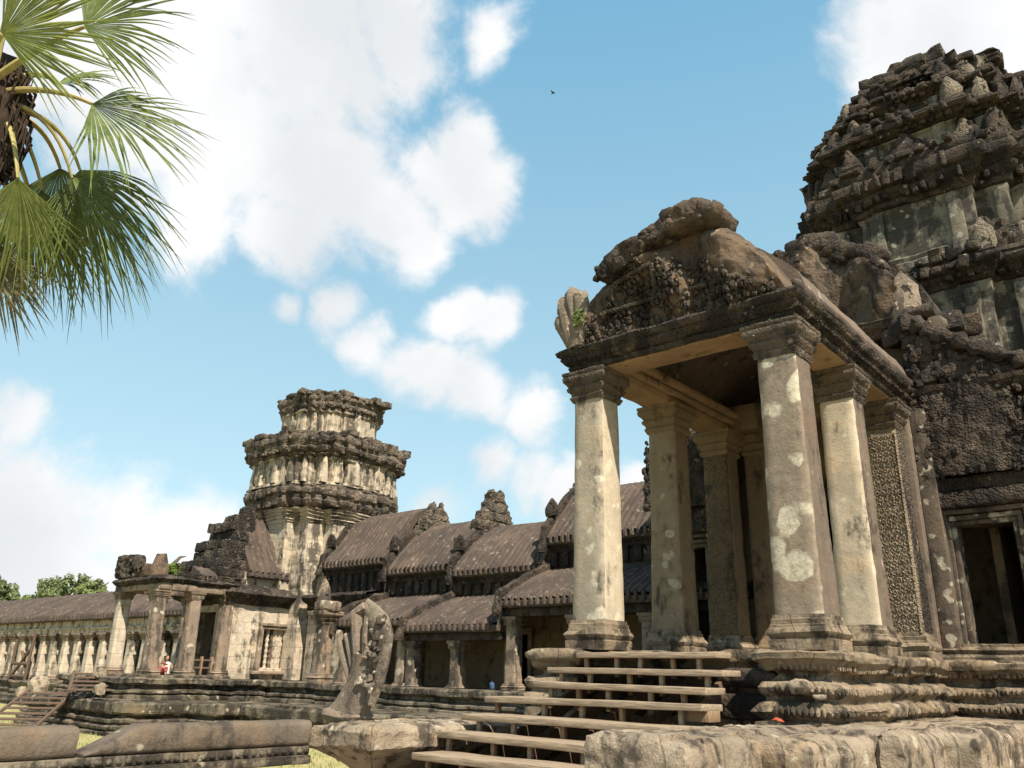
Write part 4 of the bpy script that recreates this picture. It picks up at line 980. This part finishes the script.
    mb = MB(); mb.sweep([(XL, Y1+.6), (XL, Y0), (XR, Y0), (XR, Y1+.6)], [(0, 3.75), (.08, 3.8), (.1, 3.9), (.3, 4.0), (.42, 4.12), (.34, 4.2), (0, 4.4), (-.3, 4.5)], closed=False, step=.14, pstep=.05); mb.build('arm_cornice', 'stone_cornice', tw, erode=.06, freq=2.2, block=.05)
    for xa in (XR-.75, XL+.3): mb = MB(); mb.box2(xa, xa+.45, Y0+.5, Y1+.5, 4.2, 4.95, .03, .25); mb.build('upper_wall', 'stone_plaster', tw, erode=.03)
    slope_roof(tw, [(XR-.1, 4.95), (XR-.3, 5.2), (XR-.75, 5.95), (XR-1.2, 6.6), (LX, 7.1)], 5.75, 8.6, 'stone_roof_turned', .045, .26, axis='y', name='arm_roof', er=.06)
    slope_roof(tw, [(XL+.1, 4.95), (XL+.3, 5.2), (XL+.75, 5.95), (XL+1.2, 6.6), (LX, 7.1)], 5.75, 8.6, 'stone_roof_turned', .045, .26, axis='y', name='arm_roof', er=.06)
    mb = MB()
    for (y, z1, hw) in ((4.75, 5.2, 1.6), (5.05, 5.9, 1.55), (5.4, 6.5, 1.35), (5.75, 7.0, 1.0), (6.2, 7.35, .6)):
        zz = 4.3
        while zz < z1:
            w = hw*(1-.35*(zz-4.3)/2.5); k = max(2, int(w/.35))
            for i in range(k): mb.rbox((LX-w+(i+.5)*2*w/k+random.uniform(-.06, .06), y+random.uniform(-.08, .08), zz+.17), (w/k*random.uniform(.8, 1.02), .24, .18), .05, .2, Matrix.Rotation(random.uniform(-.1, .1), 3, 'Z'))
            zz += .36
    mb.build('broken_gable', 'stone_cornice', tw, erode=.09, freq=2)
    for (y, z) in ((6.3, 7.2), (7.6, 7.3)):
        mb = MB(); mb.leaf((LX, y, z-.2), .5, .7, .4, 0); mb.build('antefix', 'stone_cornice', tw, erode=.06)
corner_tower()
# corner pillar carrying a stub of carved capital, beside the window
BX, BY = -18.35, 5.85
pf = thing('broken_pillar', 'lone broken pillar with a carved stub of capital between window and naga', 'pillar', (BX, BY, 1.2))
column(pf, BX, BY, 1.2, 3.0, .5, .44, ['stone_far'], cap_h=.4, base_h=.3, capout=.2, name='shaft', cap_mat='stone_far', base_mat='stone_far')
mb = MB(); mb.rbox((BX+.15, BY-.05, 3.55), (.35, .3, .17), .08, .12); mb.leaf((BX-.1, BY-.05, 3.6), .45, .8, .4, .4); mb.build('stub', 'stone_far', pf, erode=.07, freq=3)

# ------------------------------------------------------------------ left pavilion porch
PV = thing('pavilion_porch', 'ruined open porch of leaning square pillars before the corner tower', 'porch', (-24.2, 3.8, 1.3))
ZP = 1.3
mb = MB(); mb.box2(-26.0, -22.5, 2.05, 5.2, 1.15, ZP, .04, .25); mb.build('floor_slab', 'stone_base_far', PV, erode=.04)
FLx, FRx = -25.55, -23.0
for (x, y, lx, ly, m) in ((FLx, 2.5, -.12, 0, 'stone_plaster'), (FRx, 2.5, -.12, 0, 'stone_far'), (FRx, 3.75, -.02, -.02, 'stone_far'), (FRx, 5.0, -.05, .02, 'stone_far'), (FLx, 3.75, 0, 0, 'stone_far'), (FLx, 5.0, 0, 0, 'stone_far')):
    column(PV, x, y, ZP, 3.8, .43, .4, [m], cap_h=.22, base_h=.2, capout=.085, lean=(lx, ly), name='pillar', cap_mat='stone_far', base_mat='stone_far', er=.02, seg=.2)
mb = MB(); mb.box2(FLx-.45, FRx+.2, 2.28, 2.72, 4.02, 4.3, .03, .25); mb.build('front_beam', 'stone_far', PV, erode=.03)
for x in (FLx, FRx): mb = MB(); mb.box2(x-.22, x+.22, 2.74, 5.2, 4.02, 4.25, .03, .25); mb.build('side_beam', 'stone_far', PV, erode=.03)
mb = MB(); mb.sweep([(FLx, 5.2), (FLx, 2.5), (FRx-.05, 2.5), (FRx-.05, 5.2)], [(.22, 4.2), (.32, 4.26), (.42, 4.36), (.36, 4.44), (.2, 4.5), (-.2, 4.5)], closed=False, step=.1, pstep=.05)
for k in range(14): mb.rbox((FRx-.05+random.uniform(-.15, .2), random.uniform(2.9, 5.1), 4.52), (.2, .2, .08), .04, .15, Matrix.Rotation(random.uniform(-.4, .4), 3, 'Z'))
mb.build('cornice', 'stone_cornice', PV, erode=.06, freq=2.5, block=.05)
mb = MB(); mb.rbox((-25.45, 2.45, 4.83), (.55, .3, .36), .06, .12); mb.rbox((-24.5, 2.5, 4.68), (.5, .28, .24), .06, .12); mb.rbox((-25.4, 2.4, 5.18), (.5, .3, .1), .05, .12)
for k in range(60): mb.ell((random.uniform(-25.9, -24), 2.16, random.uniform(4.5, 5.1)), (.07, .06, .09), 6, 4)
mb.build('pediment_fragment', 'stone_carved', PV, erode=.09, freq=2.5)
mb = MB(); mb.rbox((-23.65, 2.5, 4.66), (.36, .28, .22), .06, .12); mb.spindle((-23.4, 2.5, 4.5), [(0, .38, .28), (.35, .3, .25), (.72, .1, .14)], 0, 10); mb.build('pediment_fragment', 'stone_pediment', PV, erode=.08, freq=2.5)
slope_roof(PV, [(FRx+.12, 4.5), (FRx-.2, 4.7), (FRx-.75, 4.95)], 3.9, 5.2, 'stone_roof_turned', .03, .24, axis='y', name='roof_remnant', er=.07)

# ------------------------------------------------------------------ long colonnade on the far left
def colonnade():
    x0, x1 = -75, -26.6; zp = .72
    g = thing('colonnade_gallery', 'long low gallery with a brown tiled roof and a row of pale square pillars', 'gallery', (-45, 8, 0))
    slope_roof(g, [(6.1, 3.72), (6.4, 3.9), (7.2, 4.4), (8.2, 4.95), (8.9, 5.2)], x0, x1, 'stone_roof', .05, .3, name='roof', step=.06)
    mb = MB(); mb.grid([[(x0, 8.9, 5.2), (x0, 11.6, 3.7), (x0, 11.6, zp)], [(x1, 8.9, 5.2), (x1, 11.6, 3.7), (x1, 11.6, zp)]]); mb.build('back_roof', 'stone_roof', g)
    mb = MB(); mb.box2(x0, x1, 6.3, 6.75, 2.95, 3.2, .02, .8); mb.box2(x0, x1, 6.38, 6.7, 3.2, 3.55, .02, .8); mb.box2(x0, x1, 6.22, 6.8, 3.12, 3.2, .02, .8); mb.build('beam', 'stone_plaster', g, erode=.02)
    mb = MB(); mb.box2(x0, x1, 8.7, 9.0, zp, 5.0, .02, .8); mb.build('wall', 'stone_inner', g, erode=.02)
    x = -28.6
    while x > -70:
        column(g, x, 6.5, zp, 2.65, .52, .46, ['stone_plaster'], cap_h=.3, base_h=.25, capout=.14, name='pillar', cap_mat='stone_far', base_mat='stone_far', er=.02, seg=.3, lean=(random.uniform(-.03, .03), 0))
        x -= 1.34
    mb = MB(); mb.sweep([(-75, 6.0), (-31.5, 6.0)], [(.5, -.8), (.5, -.4), (.38, -.34), (.45, -.2), (.3, -.1), (.3, .05), (.12, .1), (.2, .25), (.1, .4), (.2, .5), (.24, .65), (.1, .72), (-2.5, .72)], closed=False, step=.5, pstep=.08); mb.build('plinth', 'stone_base_far', g, erode=.05, block=.08, bsize=(1.2, 1.2, 3))
colonnade()

# ------------------------------------------------------------------ small wooden stairs, barrier, scaffold, stones
def plank_stairs(label, A, B, n, width, cat='stairs'):
    """A top centre, B bottom centre"""
    A, B = Vector(A), Vector(B); s = thing('plank_stairs', label, cat, B, 'wooden plank stairs')
    d_ = (B-A); hor = Vector((d_.x, d_.y, 0)).normalized(); side = Vector((-hor.y, hor.x, 0)); ang = math.atan2(side.y, side.x)
    for i in range(n):
        p = A.lerp(B, (i+.5)/n); mb = MB(); mb.rbox(p, (width/2, .16, .03), .01, .5, Matrix.Rotation(ang, 3, 'Z')); mb.build('tread', 'wood_dark', s)
    for sg in (-1, 1):
        mb = MB(); mb.tube([A+side*sg*width*.5, B+side*sg*width*.5], .06, 6); mb.build('stringer', 'wood_dark', s)
    return s
plank_stairs('grey plank stairs with a slanted stringer at the lower left of the terrace', on_y(52, 691, .6), on_y(6, 728, -1.7), 7, 1.4)
plank_stairs('short dark plank steps below the leaning pavilion pillars', on_y(96, 672, 1.75), on_y(92, 692, .95), 5, 1.3)
bar = thing('wooden_barrier', 'low dark wooden barrier between two pavilion pillars', 'barrier', (-23.1, 4.35, ZP))
for z in (1.55, 1.8): mb = MB(); mb.box2(-23.14, -23.08, 3.95, 4.8, z-.03, z+.03, .01); mb.build('bar', 'wood_dark', bar)
for y in (4.0, 4.38, 4.76): mb = MB(); mb.box2(-23.18, -23.04, y-.03, y+.03, ZP, 1.92, .01); mb.build('post', 'wood_post', bar)
sc = thing('timber_prop', 'crossed timber props standing between far colonnade pillars', 'prop', (-43, 5.9, .72))
for (a, b) in (((-44.2, 5.9, .75), (-42.2, 5.9, 2.2)), ((-42.2, 5.9, .75), (-42.0, 5.9, 3.0)), ((-44.3, 5.9, .75), (-44.2, 5.9, 2.7)), ((-44.2, 5.9, 1.5), (-42.2, 5.9, 1.5)), ((-44, 5.9, .9), (-42.2, 5.9, .9)), ((-42.2, 5.95, 1.0), (-43.4, 5.95, 2.1))):
    mb = MB(); mb.tube([a, b], .07, 6); mb.build('timber', 'wood_dark', sc)
for i, (x, y, z, r, lab) in enumerate([(*on_y(38, 687, 1.2), .36, 'upright pale boulder at the head of the plank stairs'), (*on_y(99, 689, .8), .2, 'rounded pale boulder in front of the short plank steps'), (*on_y(22, 692, 1.4), .2, 'small flat stone lying left of the upright boulder'), (-24.5, 1.6, 1.3, .2, 'small block on the terrace edge under the pavilion')]):
    mb = MB(); mb.rbox((x, y, z), (r, r*.8, r*.95), r*.5, .12); tag(mb.build('boulder', 'stone_terrace', org=(x, y, z-r), erode=.12, freq=2.5), lab, 'boulder', 'loose boulders')
mb = MB(); c = on_x(749, 724, .1); c = Vector((-.1, -1.0, 1.115))
mb.grid([[c+Vector((.15*(i/5-.5), .12*(j/3-.5), .02+.05*math.sin(math.pi*i/5)*math.sin(math.pi*(j+.5)/4)+.006*math.sin(i*2.9+j))) for i in range(6)] for j in range(4)])
tag(mb.build('litter', 'litter_red', org=c), 'crumpled red scrap lying on the slab right of the steps', 'litter')
bg = thing('blue_bag', 'small blue bag leaning on the base of a gallery pillar', 'bag', (-11.2, 6.15, 1.2))
mb = MB(); mb.rbox((-11.2, 6.15, 1.29), (.06, .05, .09), .035, .05); mb.build('bag_body', 'bag_blue', bg, erode=.03, freq=4)
mb = MB(); mb.tube([(-11.23, 6.15, 1.36), (-11.215, 6.15, 1.41), (-11.185, 6.15, 1.41), (-11.17, 6.15, 1.36)], .009, 6); mb.build('handle', 'bag_blue', bg)

# ------------------------------------------------------------------ person seated in the pavilion
def skin_fig(joints, edges, rad, name, mat, parent=None, org=(0, 0, 0)):
    me = bpy.data.meshes.new(name); o = ORG[parent.name] if parent is not None else Vector(org)
    me.from_pydata([Vector(j)-o for j in joints], edges, [])
    ob = bpy.data.objects.new(name, me); COL.objects.link(ob)
    sk = ob.modifiers.new('skin', 'SKIN'); me.skin_vertices or None
    for i, r in enumerate(rad): me.skin_vertices[0].data[i].radius = (r, r)
    me.skin_vertices[0].data[0].use_root = True
    ob.modifiers.new('sub', 'SUBSURF').levels = 1
    bpy.context.view_layer.update()
    dg = bpy.context.evaluated_depsgraph_get(); nm = bpy.data.meshes.new_from_object(ob.evaluated_get(dg)); nm.name = name
    ob.modifiers.clear(); ob.data = nm; nm.materials.clear(); nm.materials.append(MATS[mat])
    nm.polygons.foreach_set('use_smooth', [True]*len(nm.polygons))
    if parent is not None: ob.parent = parent
    else: ob.location = o
    ORG[ob.name] = o
    return ob
def person():
    bx, by, bz = -23.25, 3.2, ZP
    p = thing('person', 'tiny figure in red and white clothes sitting on the pavilion floor between pillars', 'person', (bx, by, bz))
    J = [(0, 0, .12), (0, .02, .3), (0, .03, .46), (0, .02, .55), (0, -.01, .63), (.1, -.05, .11), (.3, -.15, .26), (.42, -.2, .04), (.5, -.22, .02), (-.1, -.08, .11), (.12, -.35, .26), (.28, -.42, .04), (.36, -.46, .02), (.03, -.16, .48), (.12, -.26, .32), (.24, -.22, .28), (.03, .2, .48), (.1, .26, .32), (.25, .12, .28)]
    K = .74
    J = [(bx+a*K, by+b*K, bz+c*K) for a, b, c in J]
    E_ = [(0, 1), (1, 2), (2, 3), (3, 4), (0, 5), (5, 6), (6, 7), (7, 8), (0, 9), (9, 10), (10, 11), (11, 12), (2, 13), (13, 14), (14, 15), (2, 16), (16, 17), (17, 18)]
    rad = [K*r for r in [.13, .12, .13, .05, .05, .09, .07, .045, .035, .09, .07, .045, .035, .055, .04, .03, .055, .04, .03]]
    skin_fig(J, E_, rad, 'body', 'skin', p)
    def fit(m):
        m.v = [Vector((bx+(v.x-bx)*K, by+(v.y-by)*K, bz+(v.z-bz)*K)) for v in m.v]; return m
    mb = MB(); mb.ell((bx+.02, by-.01, bz+.72), (.09, .085, .12), 12, 10); mb.ell((bx+.11, by-.01, bz+.71), (.02, .015, .025), 6, 5)
    fit(mb).build('head', 'skin', p)
    mb = MB(); mb.ell((bx-.01, by-.01, bz+.755), (.1, .095, .105), 12, 8); fit(mb).build('hair', 'hair', p)
    mb = MB(); mb.tube([(bx, by, bz+.06), (bx, by+.01, bz+.2), (bx, by+.02, bz+.36), (bx, by+.03, bz+.5), (bx, by+.02, bz+.56)], [.19, .17, .17, .17, .08], 14); fit(mb).build('shirt', 'cloth_white', p)
    mb = MB(); mb.tube([(bx, by-.06, bz+.12), (bx+.16, by-.12, bz+.22), (bx+.31, by-.16, bz+.28), (bx+.39, by-.19, bz+.12)], [.15, .12, .095, .07], 12); mb.tube([(bx, by-.1, bz+.12), (bx+.08, by-.26, bz+.22), (bx+.14, by-.36, bz+.28), (bx+.24, by-.41, bz+.12)], [.15, .12, .095, .07], 12)
    mb.tube([(bx+.05, by-.2, bz+.5), (bx+.1, by-.02, bz+.44), (bx+.06, by+.18, bz+.3)], [.06, .07, .06], 8); fit(mb).build('wrap', 'cloth_red', p)
person()
# bird in the sky
mb = MB(); c = at(553, 93, 60)
mb.tube([c+Vector((-.14, 0, 0)), c+Vector((-.05, 0, .01)), c+Vector((.06, 0, .01)), c+Vector((.15, 0, 0))], [.02, .05, .045, .01], 8)
for s in (-1, 1): mb.add([c+Vector((-.05, 0, .02)), c+Vector((.06, 0, .02)), c+Vector((.02, s*.22, .1)), c+Vector((-.05, s*.2, .08))], [[0, 1, 2, 3]])
tag(mb.build('bird', 'bird_dark', org=c), 'tiny dark bird flying in the blue sky above the porch', 'bird')

# ------------------------------------------------------------------ palm
def fan(mb, hub, axis, nrm, Rr, n=36, spread=R_(150), sag=.35, rnd=None, split=.5, fold=.12, wave=.12):
    axis = axis.normalized(); nrm = (nrm-axis*nrm.dot(axis)).normalized(); side = axis.cross(nrm)
    for i in range(n):
        u = (i+.5)/n*2-1; a = u*spread; L_ = Rr*(1-.22*u*u)*rnd.uniform(.8, 1.08)
        dr = axis*math.cos(a)+side*math.sin(a); tn = -axis*math.sin(a)+side*math.cos(a)
        half = spread/n*.97
        ns = 7; rows = []; sg = sag*rnd.uniform(.4, 2.2); tw = rnd.uniform(-wave, wave); ts = rnd.uniform(-.2, .2)
        for k in range(ns):
            t = .0+1.0*k/(ns-1)
            p = hub+dr*(L_*t)+nrm*(.1*Rr*math.sin(t*1.6)*math.cos(a))+Vector((0, 0, -1))*(sg*Rr*max(0, t-.25)**2)+nrm*tw*t*t*Rr*.5+tn*ts*max(0, t-split)*Rr
            w = L_*t*half*1.02 if t < split else L_*split*half*max(0, 1-((t-split)/(1-split))**1.6)
            w = max(w, .0015)
            f = fold*w*2.2
            rows.append([p-tn*w, p+nrm*f*2, p+tn*w])
        mb.grid(rows)
def palm():
    c = at(-14, 108, 15.2); rnd = random.Random(4)
    p = thing('palm_tree', 'tall sugar palm with drooping green fan fronds hanging into the sky at upper left', 'palm', (c.x-.15, c.y-.1, -.75))
    mb = MB(); base = Vector((c.x-.25, c.y-.15, -.8)); mb.tube([base.lerp(c, t/14) for t in range(15)], [.36-.012*t for t in range(15)], 14); mb.build('trunk', 'palm_bark', p, erode=.05, freq=2)
    mb = MB(); ctr = at(-8, 125, 15.2)
    mb.tube([ctr+Vector((0, 0, 1.2)), ctr+Vector((0, 0, .6)), ctr+Vector((.0, 0, 0)), ctr+Vector((0, 0, -.7)), ctr+Vector((0, 0, -1.1))], [.2, .36, .44, .38, .22], 14)
    for k in range(260):
        a = rnd.uniform(0, 6.28); z = rnd.uniform(-1.0, 1.0); r = .41*(1-.25*abs(z)); q = ctr+Vector((math.cos(a)*r, math.sin(a)*r, z))
        mb.tube([q, q+Vector((math.cos(a)*.12, math.sin(a)*.12, -.1)), q+Vector((math.cos(a)*.1, math.sin(a)*.1, -rnd.uniform(.25, .6)))], [.03, .02, .004], 4, cap=False)
    mb.build('crown_fibre', 'palm_fibre', p, erode=.08, freq=3)
    tocam = (CAM-c).normalized()
    def frond(mid, hub, tip, Rpx, nrmv, mat, n=44, spread=150, sag=.3, D=15.2, dh=0, dt=0, start=(-6, 110), wave=.12, split=.5):
        st = at(start[0], start[1], D); H = at(hub[0], hub[1], D+dh); T = at(tip[0], tip[1], D+dt); M = at(mid[0], mid[1], D+dh*.5)
        pts = [(st*(1-t)**2+M*(2*t*(1-t))+H*t*t) for t in [i/10 for i in range(11)]]
        m1 = MB(); fan(m1, H, T-H, nrmv, Rpx/FOC*D*1.0, n, R_(spread*.56), sag, rnd, split, wave=wave)
        f = m1.build('frond', mat, p, ang=25)
        m2 = MB(); m2.tube(pts, [.065-.0035*i for i in range(11)], 8, .7); m2.build('petiole', 'petiole_tan', f)
    V = Vector
    rt, up = RT, UP
    frond((-20, 70), (2, 34), (60, 25), 92, tocam+up*.2, 'frond_young', 46, 125, .12, dh=-.8, dt=-1.0, start=(-20, 110))
    frond((45, 42), (84, 27), (150, 12), 92, tocam*.8+up*.6, 'frond_green', 46, 140, .22, dh=-.3, dt=-.3, start=(-4, 78))
    frond((50, 84), (92, 104), (165, 140), 98, tocam*.75+up*.8, 'frond_green', 50, 140, .2, dh=-.6, dt=-.8, start=(4, 92))
    frond((30, 60), (60, 84), (110, 75), 60, tocam*.4+up*1.0, 'frond_green', 26, 140, .3, dh=.5, dt=.6, start=(0, 96))
    frond((62, 112), (80, 170), (118, 250), 108, tocam*.9+rt*.35, 'frond_green', 56, 125, .35, dh=-.2, dt=.1, start=(6, 108))
    frond((45, 118), (60, 168), (80, 260), 118, tocam*.6-rt*.3, 'frond_green', 50, 115, .2, dh=.4, dt=.7, start=(6, 112))
    frond((14, 120), (18, 178), (18, 255), 92, tocam*1.0, 'frond_young', 46, 90, .2, dh=-1.0, dt=-.7, start=(0, 116))
    frond((55, 108), (72, 178), (128, 236), 104, tocam*.5+up*.6, 'frond_green', 50, 100, .45, dh=-.5, dt=-.2, start=(6, 104), wave=.25)
    frond((30, 130), (42, 190), (48, 285), 100, tocam*.9-rt*.2, 'frond_green', 46, 85, .15, dh=-.1, dt=.2, start=(2, 112), wave=.2)
    frond((20, 150), (35, 215), (52, 300), 90, tocam*.6+rt*.2, 'frond_dry', 30, 85, .1, dh=.9, dt=1.0, start=(0, 130), wave=.25)
    frond((-10, 200), (0, 245), (14, 300), 82, tocam*.8-rt*.2, 'frond_dry', 26, 80, .1, dh=.1, dt=0, start=(-6, 130), wave=.3)
    frond((-25, 180), (-20, 240), (0, 310), 80, tocam*.7, 'frond_dry', 24, 80, .1, dh=-.4, dt=-.3, start=(-10, 130), wave=.3)
    frond((10, 0), (20, -30), (50, -80), 90, tocam*.5+rt*.8, 'frond_green', 30, 130, .1, dh=.6, dt=.6, start=(-8, 80))
    frond((-70, 20), (-110, 0), (-170, -20), 95, tocam*.5+up*.6, 'frond_green', 32, 140, .25, start=(-16, 95))
    frond((-80, 90), (-120, 110), (-180, 150), 95, tocam*.8+up*.5, 'frond_green', 32, 130, .25, dh=-.5, dt=-.8, start=(-16, 105))
    frond((-60, 130), (-80, 190), (-110, 260), 100, tocam*.8-rt*.3, 'frond_green', 32, 100, .15, start=(-16, 110))
    frond((-30, 10), (-45, -40), (-70, -100), 90, tocam*.5, 'frond_young', 30, 130, .1, dh=.4, dt=.6, start=(-14, 85))
palm()

# ------------------------------------------------------------------ trees beyond the colonnade
def tree(label, cx, cy, h, cr, mat, seed, nclump=60, leaves=70, lf=.35, base=-.75):
    rnd = random.Random(seed); t = thing('tree', label, 'tree', (cx, cy, base), 'trees behind the colonnade')
    mb = MB(); th = h-cr*1.1
    mb.tube([(cx+.15*math.sin(i), cy, base+(th+cr*.6)*i/6) for i in range(7)], [.4-.045*i for i in range(7)], 9)
    ends = []
    for k in range(9):
        a = rnd.uniform(0, 6.28); z = base+th*rnd.uniform(.75, 1.15); e = Vector((cx+math.cos(a)*cr*.75, cy+math.sin(a)*cr*.75, z+cr*rnd.uniform(.3, .9)))
        s = Vector((cx, cy, z)); mb.tube([s, s.lerp(e, .5)+Vector((0, 0, .2)), e], [.16, .1, .04], 6)
    mb.build('trunk', 'bark', t, erode=.05)
    mb = MB()
    for k in range(nclump):
        while True:
            q = Vector((rnd.uniform(-1, 1), rnd.uniform(-1, 1), rnd.uniform(-.8, 1)))
            if .35 < q.length < 1: break
        cc = Vector((cx, cy, base+h-cr*.85))+Vector((q.x*cr*1.1, q.y*cr*1.1, q.z*cr*.85)); rr = cr*rnd.uniform(.13, .27)
        for j in range(leaves):
            d_ = Vector((rnd.gauss(0, 1), rnd.gauss(0, 1), rnd.gauss(0, .8))).normalized()*rr*rnd.uniform(.5, 1.1)
            p_ = cc+d_; n_ = (d_.normalized()+Vector((rnd.uniform(-.7, .7), rnd.uniform(-.7, .7), rnd.uniform(-.2, .9)))).normalized()
            a = n_.orthogonal().normalized(); a = Matrix.Rotation(rnd.uniform(0, 6.28), 3, n_) @ a; b = n_.cross(a); s = lf*rnd.uniform(.6, 1.2)
            mb.add([p_-a*s*.5, p_+b*s*.22, p_+a*s*.5, p_-b*s*.22], [[0, 1, 2, 3]])
    mb.build('crown', mat, t)
def tree_at(label, px, py_top, dist, crpx, mat, seed, **kw):
    q = at(px, py_top, dist); r = crpx/FOC*dist; tree(label, q.x, q.y, q.z+.75, r, mat, seed, **kw)
tree_at('airy green tree rising behind the brown colonnade roof', 72, 574, 95, 22, 'leaf_mid', 1, lf=.5)
tree_at('lower bushy green tree just right of the airy one behind the roof', 97, 583, 92, 15, 'leaf_light', 2, lf=.45)
tree_at('bright yellow-green tree top peeping over the pavilion porch', 174, 564, 70, 13, 'leaf_yellow', 3, lf=.35, nclump=45)
tree_at('dark tree crown cut by the left edge of the picture', -8, 576, 80, 20, 'leaf_mid', 4, lf=.45)
tree_at('pale green low tree between the edge tree and the airy tree', 26, 594, 100, 16, 'leaf_light', 5, lf=.5)
tree_at('yellowish bush top at the foot of the corner tower arm', 196, 578, 75, 10, 'leaf_yellow', 6, lf=.35, nclump=40)
# weed tuft by the terrace seen through the gap of the balustrade
mb = MB(); rnd = random.Random(8); c0 = Vector((-27.5, -1.2, -.42))
for i in range(240):
    p_ = c0+Vector((rnd.gauss(0, .5), rnd.gauss(0, .3), 0)); a = rnd.uniform(0, 6.28); h = rnd.uniform(.15, .5)
    mb.add([p_+Vector((.03, 0, 0)), p_-Vector((.03, 0, 0)), p_+Vector((math.cos(a)*.15, math.sin(a)*.15, h))], [[0, 1, 2]])
tag(mb.build('grass_tuft', 'leaf_yellow', org=c0), 'bright green grass tuft at the terrace foot seen through the balustrade gap', 'grass tuft')
